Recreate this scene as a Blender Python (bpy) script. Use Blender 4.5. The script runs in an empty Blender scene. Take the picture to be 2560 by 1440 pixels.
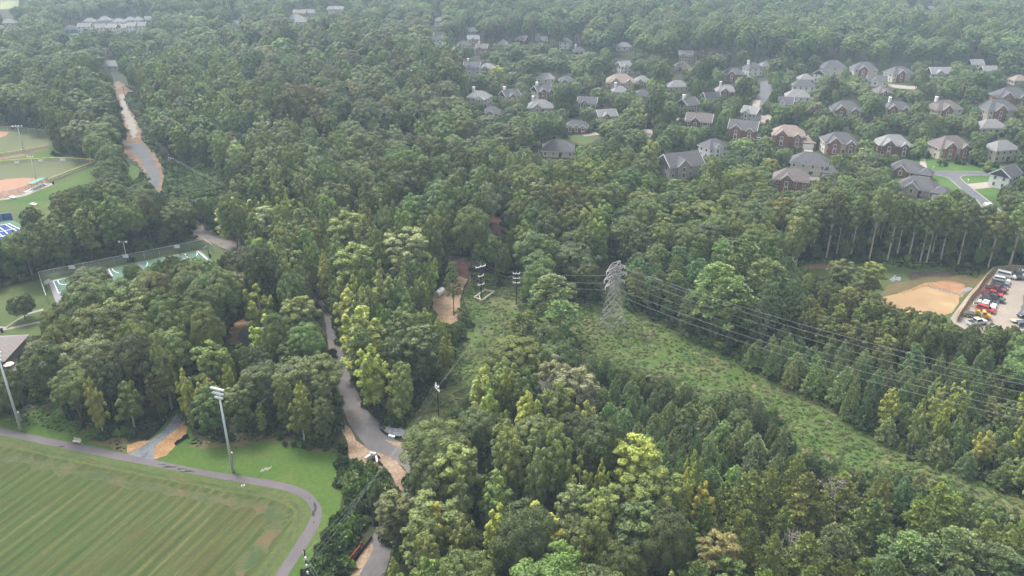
import bpy, bmesh, math, random
import numpy as np
from mathutils import Vector, Matrix
S = bpy.context.scene
C = S.collection
rad = math.radians
rnd = random.Random(7)

# ---------------------------------------------------------------- camera
F, CX, CY, H, PITCH = 2000.0, 1280.0, 720.0, 100.0, rad(25.0)
SP, CP = math.sin(PITCH), math.cos(PITCH)
cam_d = bpy.data.cameras.new("camera")
cam = bpy.data.objects.new("camera", cam_d)
C.objects.link(cam)
cam.location = (0, 0, H)
cam.rotation_euler = (rad(90) - PITCH, 0, 0)
cam_d.sensor_width = 36.0
cam_d.lens = 36.0 * F / 2560.0
cam_d.clip_start = 1.0
cam_d.clip_end = 6000.0
S.camera = cam
S.render.resolution_x, S.render.resolution_y = 1024, 576

# ---------------------------------------------------------------- light
SUN_EL, SUN_AZ = rad(58), rad(-40)          # azimuth from +Y towards +X
w = bpy.data.worlds.new("World")
S.world = w
w.use_nodes = True
nt = w.node_tree
bg = nt.nodes["Background"]
sky = nt.nodes.new("ShaderNodeTexSky")
sky.sky_type = 'NISHITA'
sky.sun_disc = False
sky.sun_elevation = SUN_EL
sky.sun_rotation = SUN_AZ
sky.dust_density = 4.0
sky.air_density = 1.0
sky.ozone_density = 1.0
hs = nt.nodes.new("ShaderNodeHueSaturation")    # overcast: little colour left in the sky
hs.inputs["Saturation"].default_value = 0.22
nt.links.new(sky.outputs[0], hs.inputs["Color"])
nt.links.new(hs.outputs[0], bg.inputs[0])
bg.inputs[1].default_value = 0.145
sd = bpy.data.lights.new("sun", 'SUN')
sd.energy = 1.4
sd.angle = rad(14)
sd.color = (1.0, 0.96, 0.9)
sun = bpy.data.objects.new("sun", sd)
C.objects.link(sun)
sdir = Vector((math.sin(SUN_AZ) * math.cos(SUN_EL), math.cos(SUN_AZ) * math.cos(SUN_EL), math.sin(SUN_EL)))
sun.rotation_euler = (-sdir).to_track_quat('-Z', 'Y').to_euler()
vs = S.view_settings
vs.view_transform = 'Standard'
vs.look = 'None'
vs.exposure = 1.42
vs.gamma = 1.0
S.render.engine = 'CYCLES'
cy = S.cycles
cy.use_denoising = True
cy.max_bounces = 5
cy.diffuse_bounces = 3
cy.glossy_bounces = 1
cy.transmission_bounces = 3
cy.transparent_max_bounces = 8
cy.volume_bounces = 0
cy.use_adaptive_sampling = True
cy.adaptive_threshold = 0.008

# ---------------------------------------------------------------- projection helpers
def at(x, y, z=0.0):
    u, v = (x - CX) / F, (y - CY) / F
    d = Vector((u, CP - v * SP, -SP - v * CP))
    k = (z - H) / d.z
    return Vector((d.x * k, d.y * k, z))
def proj(p):
    dy, dz = p[1], p[2] - H
    dep = dy * CP - dz * SP
    up = dy * SP + dz * CP
    return CX + F * p[0] / dep, CY - F * up / dep, dep
def Z(ox, oy, s, pts):
    return [(ox + a / s, oy + b / s) for a, b in pts]
z1 = lambda pts: Z(0, 0, 2.977, pts)
z2 = lambda pts: Z(850, 0, 2.977, pts)
z3 = lambda pts: Z(1700, 0, 2.977, pts)
z4 = lambda pts: Z(0, 470, 2.977, pts)
z5 = lambda pts: Z(850, 470, 2.977, pts)
z6 = lambda pts: Z(1700, 470, 2.977, pts)
r1 = lambda pts: Z(0, 950, 2.938, pts)
r2 = lambda pts: Z(850, 950, 2.938, pts)
r3 = lambda pts: Z(1700, 950, 2.938, pts)
zb = lambda pts: Z(0, 300, 4.5, pts)
zk = lambda pts: Z(80, 560, 5.333, pts)
zl = lambda pts: Z(0, 700, 5.538, pts)
zp = lambda pts: Z(2340, 640, 6.859, pts)
zt = lambda pts: Z(1170, 630, 5.689, pts)
zr = lambda pts: Z(880, 1040, 8.0, pts)
zn = lambda pts: Z(2280, 380, 6.546, pts)
zs = lambda pts: Z(700, 1300, 6.4, pts)

# ---------------------------------------------------------------- object helpers
def tag(o, label=None, cat=None, group=None, kind=None):
    if label: o['label'] = label
    if cat: o['category'] = cat
    if group: o['group'] = group
    if kind: o['kind'] = kind
    return o
def empty(name, loc=(0, 0, 0), rz=0.0):
    o = bpy.data.objects.new(name, None)
    o.empty_display_size = 0.5
    C.objects.link(o)
    o.location = loc
    o.rotation_euler = (0, 0, rz)
    return o
class MB:
    """collects shapes, links them as one mesh"""
    def __init__(s): s.v, s.f = [], []
    def add(s, vs_, fs):
        n = len(s.v)
        s.v += [tuple(p) for p in vs_]
        s.f += [tuple(i + n for i in f) for f in fs]
        return s
    def box(s, x0, y0, z0, x1, y1, z1_):
        return s.add([(x0, y0, z0), (x1, y0, z0), (x1, y1, z0), (x0, y1, z0), (x0, y0, z1_), (x1, y0, z1_), (x1, y1, z1_), (x0, y1, z1_)],
                     [(3, 2, 1, 0), (4, 5, 6, 7), (0, 1, 5, 4), (1, 2, 6, 5), (2, 3, 7, 6), (3, 0, 4, 7)])
    def bar(s, a, b, w_, h_=None):
        """square bar from a to b"""
        a, b = Vector(a), Vector(b)
        h_ = h_ or w_
        d = (b - a).normalized()
        r = d.cross(Vector((0, 0, 1)))
        r = Vector((1, 0, 0)) if r.length < 1e-4 else r.normalized()
        u = r.cross(d)
        vs_ = []
        for p in (a, b):
            for i, j in ((-1, -1), (1, -1), (1, 1), (-1, 1)):
                vs_.append(p + r * (i * w_ / 2) + u * (j * h_ / 2))
        return s.add(vs_, [(3, 2, 1, 0), (4, 5, 6, 7), (0, 1, 5, 4), (1, 2, 6, 5), (2, 3, 7, 6), (3, 0, 4, 7)])
    def tube(s, pts, rs, n=8, cap=True):
        pts = [Vector(p) for p in pts]
        base = len(s.v)
        rings = []
        for i, p in enumerate(pts):
            d = (pts[min(i + 1, len(pts) - 1)] - pts[max(i - 1, 0)]).normalized()
            r = d.cross(Vector((0, 0, 1)))
            r = Vector((1, 0, 0)) if r.length < 1e-3 else r.normalized()
            u = r.cross(d)
            rr = rs[i] if isinstance(rs, (list, tuple)) else rs
            rings.append([p + (r * math.cos(t * 2 * math.pi / n) + u * math.sin(t * 2 * math.pi / n)) * rr for t in range(n)])
        vs_ = [q for g in rings for q in g]
        fs = []
        for i in range(len(pts) - 1):
            for t in range(n):
                a, b = i * n + t, i * n + (t + 1) % n
                fs.append((a, b, b + n, a + n))
        if cap:
            fs.append(tuple(range(n))[::-1])
            fs.append(tuple((len(pts) - 1) * n + t for t in range(n)))
        return s.add(vs_, fs)
    def lathe(s, prof, n=12, c=(0, 0, 0)):
        vs_ = [(c[0] + r * math.cos(2 * math.pi * t / n), c[1] + r * math.sin(2 * math.pi * t / n), c[2] + z) for r, z in prof for t in range(n)]
        fs = [(i * n + t, i * n + (t + 1) % n, (i + 1) * n + (t + 1) % n, (i + 1) * n + t) for i in range(len(prof) - 1) for t in range(n)]
        fs += [tuple(range(n))[::-1], tuple((len(prof) - 1) * n + t for t in range(n))]
        return s.add(vs_, fs)
    def prism(s, poly, y0, y1):
        """poly in (x,z) run from y0 to y1"""
        n = len(poly)
        vs_ = [(x, y0, z) for x, z in poly] + [(x, y1, z) for x, z in poly]
        fs = [tuple(range(n)), tuple(range(n, 2 * n))[::-1]] + [((i + 1) % n, i, i + n, (i + 1) % n + n) for i in range(n)]
        return s.add(vs_, fs)
    def build(s, name, m, parent=None, smooth=False, bevel=0):
        me = bpy.data.meshes.new(name)
        me.from_pydata(s.v, [], s.f)
        if bevel:
            bm = bmesh.new(); bm.from_mesh(me)
            bmesh.ops.remove_doubles(bm, verts=bm.verts, dist=1e-4)
            bmesh.ops.bevel(bm, geom=bm.edges[:], offset=bevel, segments=1, affect='EDGES', clamp_overlap=True)
            bm.to_mesh(me); bm.free()
        me.validate()
        if m: me.materials.append(m)
        if smooth:
            me.polygons.foreach_set("use_smooth", [True] * len(me.polygons))
        o = bpy.data.objects.new(name, me)
        C.objects.link(o)
        if parent: o.parent = parent
        return o
def copy_tree(o, parent=None):
    c = o.copy(); C.objects.link(c)
    c.parent = parent
    for ch in list(o.children): copy_tree(ch, c)
    return c

# ---------------------------------------------------------------- materials
def new_mat(name):
    m = bpy.data.materials.new(name)
    m.use_nodes = True
    nt = m.node_tree
    return m, nt, nt.nodes["Principled BSDF"]
def ramp(nt, fac, stops):
    r = nt.nodes.new("ShaderNodeValToRGB")
    e = r.color_ramp.elements
    e[0].position, e[0].color = stops[0][0], (*stops[0][1], 1)
    e[1].position, e[1].color = stops[-1][0], (*stops[-1][1], 1)
    for p, c in stops[1:-1]:
        k = e.new(p); k.color = (*c, 1)
    nt.links.new(fac, r.inputs[0])
    return r.outputs[0]
def noise(nt, scale, detail=4, rough=0.6, vec=None, dist=0.0):
    n = nt.nodes.new("ShaderNodeTexNoise")
    n.inputs["Scale"].default_value = scale
    n.inputs["Detail"].default_value = detail
    n.inputs["Roughness"].default_value = rough
    n.inputs["Distortion"].default_value = dist
    if vec: nt.links.new(vec, n.inputs["Vector"])
    return n.outputs["Fac"]
def mixc(nt, fac, a, b, mode='MIX'):
    n = nt.nodes.new("ShaderNodeMix"); n.data_type = 'RGBA'; n.blend_type = mode
    for sock, v in ((n.inputs[0], fac), (n.inputs[6], a), (n.inputs[7], b)):
        if isinstance(v, (float, int)): sock.default_value = v
        elif isinstance(v, tuple): sock.default_value = (*v, 1)
        else: nt.links.new(v, sock)
    return n.outputs[2]
def wpos(nt, rot=0.0, scale=(1, 1, 1)):
    g = nt.nodes.new("ShaderNodeNewGeometry")
    mp = nt.nodes.new("ShaderNodeMapping")
    mp.vector_type = 'TEXTURE' if False else 'POINT'
    mp.inputs["Rotation"].default_value = (0, 0, rot)
    mp.inputs["Scale"].default_value = scale
    nt.links.new(g.outputs["Position"], mp.inputs[0])
    return mp.outputs[0]
def opos(nt):
    return nt.nodes.new("ShaderNodeTexCoord").outputs["Object"]
GROUND_GAIN = 0.62
def gmat(name, stops, scale=0.15, rough=0.9, fine=3.0, fine_amt=0.35, bump=0.0, gain=1.0):
    """ground material: two octaves of patchiness in world space"""
    m, nt, b = new_mat(name)
    v = wpos(nt)
    stops = [(p, tuple(k * GROUND_GAIN * gain for k in c_)) for p, c_ in stops]
    f1 = noise(nt, scale, 5, 0.65, v, 0.3)
    c = ramp(nt, f1, stops)
    f2 = noise(nt, fine, 3, 0.7, v)
    g = ramp(nt, f2, [(0.3, (1 - fine_amt,) * 3), (0.7, (1 + fine_amt,) * 3)])
    c = mixc(nt, 1.0, c, g, 'MULTIPLY')
    nt.links.new(c, b.inputs["Base Color"])
    b.inputs["Roughness"].default_value = rough
    b.inputs["Specular IOR Level"].default_value = 0.2
    if bump:
        bn = nt.nodes.new("ShaderNodeBump"); bn.inputs["Distance"].default_value = bump
        nt.links.new(f2, bn.inputs["Height"]); nt.links.new(bn.outputs[0], b.inputs["Normal"])
    return m
def pmat(name, col, rough=0.6, var=0.12, scale=1.5, metal=0.0, spec=0.4):
    """plain object material with soft wear"""
    m, nt, b = new_mat(name)
    f = noise(nt, scale, 4, 0.6, opos(nt))
    lo, hi = tuple(c * (1 - var) for c in col), tuple(min(1, c * (1 + var)) for c in col)
    nt.links.new(ramp(nt, f, [(0.3, lo), (0.7, hi)]), b.inputs["Base Color"])
    b.inputs["Roughness"].default_value = rough
    b.inputs["Metallic"].default_value = metal
    b.inputs["Specular IOR Level"].default_value = spec
    return m
def leaf_material(name, rough=0.55, trans=0.3, gain=1.0):
    m, nt, b = new_mat(name)
    a = nt.nodes.new("ShaderNodeAttribute"); a.attribute_type = 'INSTANCER'; a.attribute_name = "tint"
    cvn = nt.nodes.new("ShaderNodeAttribute"); cvn.attribute_type = 'GEOMETRY'; cvn.attribute_name = "cv"
    k = ramp(nt, cvn.outputs["Fac"], [(0.0, (0.66, 0.70, 0.74)), (0.5, (1, 1, 1)), (1.0, (1.40, 1.34, 1.18))])
    c = mixc(nt, 1.0, a.outputs["Color"], k, 'MULTIPLY')
    f = noise(nt, 0.22, 2, 0.5, wpos(nt))
    k2 = ramp(nt, f, [(0.3, (0.8, 0.85, 0.9)), (0.7, (1.2, 1.15, 1.05))])
    c = mixc(nt, 1.0, c, k2, 'MULTIPLY')
    nt.links.new(c, b.inputs["Base Color"])
    b.inputs["Roughness"].default_value = rough
    b.inputs["Specular IOR Level"].default_value = 0.25
    t = nt.nodes.new("ShaderNodeBsdfTranslucent")
    nt.links.new(c, t.inputs[0])
    mx = nt.nodes.new("ShaderNodeMixShader"); mx.inputs[0].default_value = trans
    nt.links.new(b.outputs[0], mx.inputs[1]); nt.links.new(t.outputs[0], mx.inputs[2])
    nt.links.new(mx.outputs[0], nt.nodes["Material Output"].inputs["Surface"])
    return m
LEAF = leaf_material("leaves", 0.5, 0.22)
NEEDLE = leaf_material("needles", 0.5, 0.15)
BARK = pmat("bark", (0.10, 0.078, 0.06), 0.9, 0.3, 2.0)
BARKP = pmat("pale_bark", (0.42, 0.38, 0.33), 0.85, 0.3, 2.0)

# ---------------------------------------------------------------- ground sheets
def ragged(pts, amp, step=2.0, seed=1):
    """pts: world xy polygon; edges broken up with small irregular offsets"""
    if amp <= 0: return pts
    rg = random.Random(seed)
    out = []
    n = len(pts)
    for i in range(n):
        a, b = pts[i], pts[(i + 1) % n]
        L = (b - a).length
        k = max(1, int(L / step))
        d = (b - a) / max(L, 1e-6)
        nrm = Vector((-d.y, d.x))
        for j in range(k):
            p = a + d * (L * j / k)
            out.append(p + nrm * rg.uniform(-amp, amp))
    return out
def smooth_poly(pts, it=2, closed=True):
    for _ in range(it):
        out = []
        n = len(pts)
        for i in range(n if closed else n - 1):
            a, b = pts[i], pts[(i + 1) % n]
            out += [a * 0.75 + b * 0.25, a * 0.25 + b * 0.75]
        if not closed: out = [pts[0]] + out + [pts[-1]]
        pts = out
    return pts
def wp(px): return [at(x, y).to_2d() for x, y in px]
def sheet(name, px, z, m, amp=0.0, step=2.0, sm=0, world=None, kind='structure', seed=1):
    pts = world if world else wp(px)
    if sm: pts = smooth_poly(pts, sm)
    pts = ragged(pts, amp, step, seed)
    me = bpy.data.meshes.new(name)
    from mathutils.geometry import tessellate_polygon
    v3 = [Vector((p.x, p.y, z)) for p in pts]
    tris = tessellate_polygon([v3])
    fs = []
    for t in tris:
        a, b, c = (v3[i] for i in t)
        nz = (b - a).cross(c - a).z
        if abs(nz) < 1e-9: continue
        fs.append(t if nz > 0 else (t[0], t[2], t[1]))
    me.from_pydata([tuple(p) for p in v3], [], fs)
    me.materials.append(m)
    o = bpy.data.objects.new(name, me)
    C.objects.link(o)
    o['kind'] = kind
    return o
def ribbon(name, left, right, z, m, amp=0.0, sm=2, kind='structure'):
    """a road between two edges given as world polylines"""
    a = smooth_poly(list(left), sm, False); b = smooth_poly(list(right), sm, False)
    return sheet(name, None, z, m, amp, 1.5, 0, world=a + b[::-1], kind=kind)
def offset_line(pts, d):
    out = []
    for i, p in enumerate(pts):
        t = (pts[min(i + 1, len(pts) - 1)] - pts[max(i - 1, 0)])
        if t.length < 1e-9: t = Vector((1, 0))
        t.normalize()
        out.append(p + Vector((-t.y, t.x)) * d)
    return out
HAZE = 0.00026
# ---------------------------------------------------------------- houses: roof ridge centre x, y, width (photo pixels), wall, roof, style, yaw, extras
# extras: g front gables, c chimney, 1 single storey, P portico, S screened porch, w garage wing
def q3(X, Y, W, *a): return (1700 + X / 2.977, Y / 2.977, W / 2.977, *a)
def q2(X, Y, W, *a): return (850 + X / 2.977, Y / 2.977, W / 2.977, *a)
def q1(X, Y, W, *a): return (X / 2.977, Y / 2.977, W / 2.977, *a)
HOUSES = [
 q3(545, 468, 140, 'white', 'slate', 'hip', 20, 'c'), q3(400, 505, 150, 'brick', 'slate', 'hip', -8, 'gw'), q3(348, 632, 160, 'brick', 'grey', 'hip', -5, '1gc'), q3(235, 684, 120, 'cream', 'slate', 'gable', 8, '1'),
 q3(62, 728, 150, 'brick', 'slate', 'gable', 38, 'c'), q3(150, 842, 215, 'brown', 'brownroof', 'gable', -18, 'g'), q3(480, 895, 240, 'brick', 'slate', 'gable', -22, 'gg'), q3(538, 792, 130, 'grey', 'grey', 'gable', -40, 'g'),
 q3(815, 932, 262, 'brick', 'tan', 'hip', -14, 'ggw'), q3(250, 1034, 200, 'white', 'slate', 'hip', 28, 'g'), (1703, 381, 112, 'taupe', 'slate', 'gable', 20, 'g'), q3(1195, 984, 256, 'cream', 'slate', 'hip', -6, 'gg'),
 q3(1595, 1003, 250, 'brown', 'grey', 'hip', -6, 'gg'), q3(2020, 1012, 280, 'cream', 'brownroof', 'hip', 8, 'gg'), q3(2400, 1045, 240, 'cream', 'grey', 'hip', 15, ''), q3(975, 1134, 300, 'cream', 'slate', 'hip', -24, 'w'),
 q3(840, 1256, 290, 'brick', 'brownroof', 'hip', -20, 'gS'), q3(1700, 1196, 265, 'brick', 'slate', 'hip', -34, '1gw'), q3(1790, 1316, 310, 'taupe', 'slate', 'hip', -34, '1gw'), q3(2440, 1238, 230, 'white', 'slate', 'gable', 38, ''),
 q3(1240, 752, 225, 'cream', 'slate', 'hip', -8, 'gg'), q3(1620, 752, 195, 'cream', 'slate', 'hip', -8, 'ggc'), q3(1975, 745, 235, 'cream', 'brownroof', 'hip', 10, 'gc'), q3(2370, 740, 275, 'cream', 'slate', 'hip', 8, 'g'),
 q3(2470, 652, 240, 'brick', 'slate', 'hip', -5, 'gg'), q3(2320, 888, 200, 'cream', 'grey', 'hip', 0, '1'), q3(925, 594, 175, 'white', 'slate', 'hip', -15, ''), q3(880, 668, 190, 'white', 'grey', 'hip', -12, 'w'), q3(785, 722, 138, 'white', 'slate', 'gable', -20, 'g'),
 q3(1058, 512, 80, 'white', 'slate', 'gable', 50, ''), q3(1145, 450, 170, 'cream', 'slate', 'hip', 0, ''), q3(1375, 464, 180, 'cream', 'slate', 'hip', -5, 'g'), q3(1635, 494, 190, 'cream', 'slate', 'hip', 12, 'g'), q3(1470, 562, 155, 'white', 'slate', 'gable', -15, '1g'),
 q3(1507, 640, 110, 'brick', 'brownroof', 'hip', 10, 'g'), q3(1935, 500, 155, 'grey', 'grey', 'gable', 0, '1g'), q3(2205, 442, 78, 'beige', 'grey', 'gable', 0, ''), q3(2530, 558, 110, 'cream', 'tan', 'hip', 0, '1'), q3(938, 550, 105, 'cream', 'grey', 'hip', 0, '1'),
 q3(45, 376, 105, 'grey', 'grey', 'gable', -8, 'gg'), q3(20, 455, 90, 'brick', 'brownroof', 'hip', 0, '1'), (1694, 201, 54, 'cream', 'grey', 'hip', 6, '1'), q3(2300, 490, 95, 'white', 'grey', 'gable', 0, '1'), q3(645, 455, 50, 'grey', 'grey', 'hip', 0, '1'),
 q2(1035, 676, 190, 'cream', 'grey', 'hip', -18, 'cP'), q2(1262, 668, 150, 'cream', 'slate', 'gable', 32, 'gc'), q2(1505, 632, 160, 'cream', 'slate', 'gable', 30, 'ggc'), q2(1765, 892, 178, 'brick', 'slate', 'hip', -8, '1ggg'), q2(1625, 1044, 250, 'cream', 'slate', 'hip', -6, '1'),
 q2(1980, 814, 165, 'cream', 'grey', 'gable', 14, '1g'), q2(1845, 720, 155, 'cream', 'slate', 'gable', -12, '1g'), q2(1490, 742, 190, 'beige', 'grey', 'hip', 0, '1gc'), q2(1130, 792, 115, 'brown', 'slate', 'hip', 0, '1g'), q2(985, 460, 130, 'grey', 'slate', 'gable', -8, 'gc'),
 q2(1100, 470, 115, 'cream', 'grey', 'hip', -8, '1g'), q2(1530, 545, 135, 'cream', 'grey', 'hip', 0, '1'), q2(1685, 564, 110, 'brown', 'slate', 'hip', 0, '1g'), q2(2110, 455, 105, 'white', 'grey', 'gable', 25, 'g'), q2(2090, 550, 215, 'beige', 'tan', 'hip', 0, '1gg'),
 q2(2250, 564, 108, 'cream', 'grey', 'hip', -8, '1g'), q2(2250, 668, 90, 'brown', 'slate', 'hip', 0, '1'), q2(2085, 640, 95, 'cream', 'grey', 'hip', 0, '1c'), q2(925, 304, 105, 'beige', 'slate', 'hip', 10, 'g'), q2(720, 262, 90, 'white', 'slate', 'gable', 20, 'c'),
 q2(1058, 326, 95, 'brick', 'brownroof', 'gable', -10, 'gc'), q2(1215, 296, 55, 'brick', 'grey', 'hip', 0, ''), q2(1355, 266, 85, 'brown', 'grey', 'gable', -20, 'g'), q2(1680, 284, 95, 'white', 'grey', 'hip', -6, ''), q2(1780, 350, 80, 'brown', 'slate', 'hip', 0, '1c'),
 q2(2115, 316, 110, 'white', 'grey', 'hip', 0, '1'), q2(1500, 272, 80, 'grey', 'grey', 'gable', 0, '1gc'), q2(990, 262, 90, 'beige', 'grey', 'gable', 10, 'g'), q2(738, 130, 45, 'white', 'grey', 'gable', 20, ''), q2(980, 205, 40, 'grey', 'grey', 'gable', 20, ''),
 q1(775, 124, 100, 'grey', 'grey', 'hip', 8, ''), q1(880, 137, 95, 'white', 'grey', 'hip', 5, ''), q1(965, 124, 65, 'grey', 'grey', 'hip', 0, ''), q1(1027, 124, 65, 'white', 'grey', 'hip', 0, ''), q1(1110, 120, 45, 'white', 'grey', 'gable', 30, ''), q1(665, 135, 90, 'white', 'grey', 'hip', 0, ''),
 q1(525, 188, 108, 'blue', 'slate', 'hip', 10, '1'), q1(628, 172, 95, 'white', 'grey', 'gable', 6, ''), q1(745, 180, 80, 'white', 'grey', 'gable', 30, ''), q1(840, 178, 80, 'white', 'grey', 'gable', -10, ''), q1(910, 180, 60, 'cream', 'grey', 'gable', 0, '1'), q1(978, 168, 66, 'white', 'grey', 'gable', 0, ''),
 q1(1052, 166, 66, 'white', 'grey', 'gable', 0, ''), q1(65, 142, 105, 'white', 'grey', 'hip', 0, '1'), q1(825, 452, 135, 'white', 'grey', 'gable', -6, '1'), q1(1757, 152, 55, 'cream', 'grey', 'gable', 30, ''), q1(2460, 48, 80, 'white', 'grey', 'gable', 20, ''), q1(2530, 46, 60, 'white', 'grey', 'gable', 0, ''),
 q1(2230, 72, 90, 'beige', 'tan', 'gable', 0, '1'), q1(2310, 72, 80, 'beige', 'grey', 'gable', 0, '1'), q1(2200, 108, 110, 'cream', 'grey', 'hip', 0, '1'), q1(2240, 138, 80, 'white', 'grey', 'gable', 0, '1'), q3(1860, 46, 62, 'white', 'grey', 'gable', 25, ''), q3(1725, 56, 32, 'white', 'grey', 'gable', 0, ''),
]
# ================================================================ GROUND
M_floor = gmat("forest_floor", [(0.3, (0.030, 0.040, 0.016)), (0.55, (0.055, 0.062, 0.024)), (0.75, (0.09, 0.07, 0.04))], 0.08)
M_lawn = gmat("lawn_grass", [(0.25, (0.055, 0.115, 0.016)), (0.5, (0.085, 0.155, 0.024)), (0.64, (0.115, 0.165, 0.036)), (0.8, (0.17, 0.155, 0.06))], 0.055, fine=1.2, fine_amt=0.2)
M_lawn2 = gmat("park_grass", [(0.3, (0.075, 0.12, 0.03)), (0.55, (0.11, 0.15, 0.045)), (0.75, (0.17, 0.17, 0.075))], 0.04, fine=0.8, fine_amt=0.14)
M_outf = gmat("outfield_grass", [(0.3, (0.12, 0.15, 0.06)), (0.6, (0.17, 0.18, 0.085)), (0.75, (0.21, 0.18, 0.10))], 0.03, fine=0.7, fine_amt=0.1)
M_brush = gmat("corridor_ground", [(0.3, (0.07, 0.13, 0.024)), (0.5, (0.11, 0.165, 0.04)), (0.62, (0.19, 0.19, 0.08)), (0.8, (0.27, 0.20, 0.12))], 0.06, fine=1.0, fine_amt=0.35)
M_asph = gmat("old_asphalt", [(0.3, (0.105, 0.092, 0.098)), (0.6, (0.135, 0.118, 0.122)), (0.8, (0.155, 0.135, 0.13))], 0.12, 0.85, fine=2.5, fine_amt=0.08, gain=1.45)
M_road = gmat("dusty_asphalt", [(0.28, (0.085, 0.08, 0.082)), (0.5, (0.13, 0.12, 0.118)), (0.62, (0.20, 0.17, 0.14)), (0.8, (0.28, 0.22, 0.165))], 0.09, 0.85, fine=1.5, fine_amt=0.12, gain=1.35)
M_street = gmat("street_asphalt", [(0.3, (0.15, 0.15, 0.165)), (0.7, (0.19, 0.19, 0.205))], 0.1, 0.85, fine=2.0, fine_amt=0.06)
M_conc = gmat("concrete", [(0.3, (0.34, 0.31, 0.27)), (0.7, (0.45, 0.41, 0.36))], 0.3, 0.85, fine=2.0, fine_amt=0.08)
M_clay = gmat("clay", [(0.3, (0.30, 0.18, 0.12)), (0.5, (0.46, 0.31, 0.20)), (0.7, (0.56, 0.40, 0.26))], 0.12, 0.95, fine=0.8, fine_amt=0.28)
M_tan = gmat("tan_soil", [(0.3, (0.22, 0.15, 0.10)), (0.5, (0.38, 0.27, 0.18)), (0.75, (0.50, 0.38, 0.26))], 0.35, 0.95, fine=1.6, fine_amt=0.35)
M_straw = gmat("straw_mulch", [(0.3, (0.30, 0.15, 0.07)), (0.5, (0.42, 0.25, 0.12)), (0.75, (0.52, 0.36, 0.20))], 0.3, 0.95, fine=2.2, fine_amt=0.3)
M_red = gmat("red_soil", [(0.3, (0.10, 0.045, 0.035)), (0.5, (0.16, 0.075, 0.055)), (0.75, (0.22, 0.11, 0.075))], 0.15, 0.95, fine=1.0, fine_amt=0.35, gain=1.7)
M_shoulder = gmat("dirt_shoulder_soil", [(0.3, (0.16, 0.10, 0.07)), (0.5, (0.27, 0.18, 0.12)), (0.75, (0.38, 0.26, 0.16))], 0.2, 0.95, fine=1.4, fine_amt=0.25)
M_gravel = gmat("blue_gravel", [(0.3, (0.13, 0.145, 0.16)), (0.5, (0.20, 0.215, 0.23)), (0.75, (0.30, 0.31, 0.32))], 0.35, 0.9, fine=2.0, fine_amt=0.3)
M_lot = gmat("lot_gravel", [(0.3, (0.28, 0.24, 0.21)), (0.7, (0.40, 0.34, 0.28))], 0.06, 0.95, fine=1.5, fine_amt=0.1, gain=1.3)
M_infield = gmat("infield_clay", [(0.3, (0.42, 0.24, 0.16)), (0.7, (0.50, 0.30, 0.20))], 0.06, 0.95, fine=0.6, fine_amt=0.06)
M_dry = gmat("dry_grass", [(0.3, (0.13, 0.12, 0.05)), (0.55, (0.19, 0.15, 0.07)), (0.75, (0.24, 0.18, 0.09))], 0.15, fine=1.2, fine_amt=0.15)
M_band = gmat("patchy_dry_turf", [(0.40, (0.072, 0.105, 0.034)), (0.52, (0.11, 0.125, 0.05)), (0.66, (0.17, 0.12, 0.06))], 0.16, fine=1.2, fine_amt=0.15)
M_edge = gmat("edge_grass", [(0.3, (0.082, 0.13, 0.03)), (0.7, (0.125, 0.155, 0.045))], 0.2, fine=1.2, fine_amt=0.18)
M_white = pmat("white_paint", (0.75, 0.76, 0.74), 0.6, 0.05)

def water_mat():
    m, nt, b = new_mat("muddy_water")
    f = noise(nt, 0.10, 4, 0.55, wpos(nt), 0.6)
    nt.links.new(ramp(nt, f, [(0.3, (0.26, 0.165, 0.075)), (0.55, (0.31, 0.205, 0.10)), (0.72, (0.40, 0.28, 0.15))]), b.inputs["Base Color"])
    b.inputs["Roughness"].default_value = 0.5
    bn = nt.nodes.new("ShaderNodeBump"); bn.inputs["Distance"].default_value = 0.03
    nt.links.new(noise(nt, 0.8, 3, 0.6, wpos(nt)), bn.inputs["Height"]); nt.links.new(bn.outputs[0], b.inputs["Normal"])
    return m
M_water = water_mat()

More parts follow.
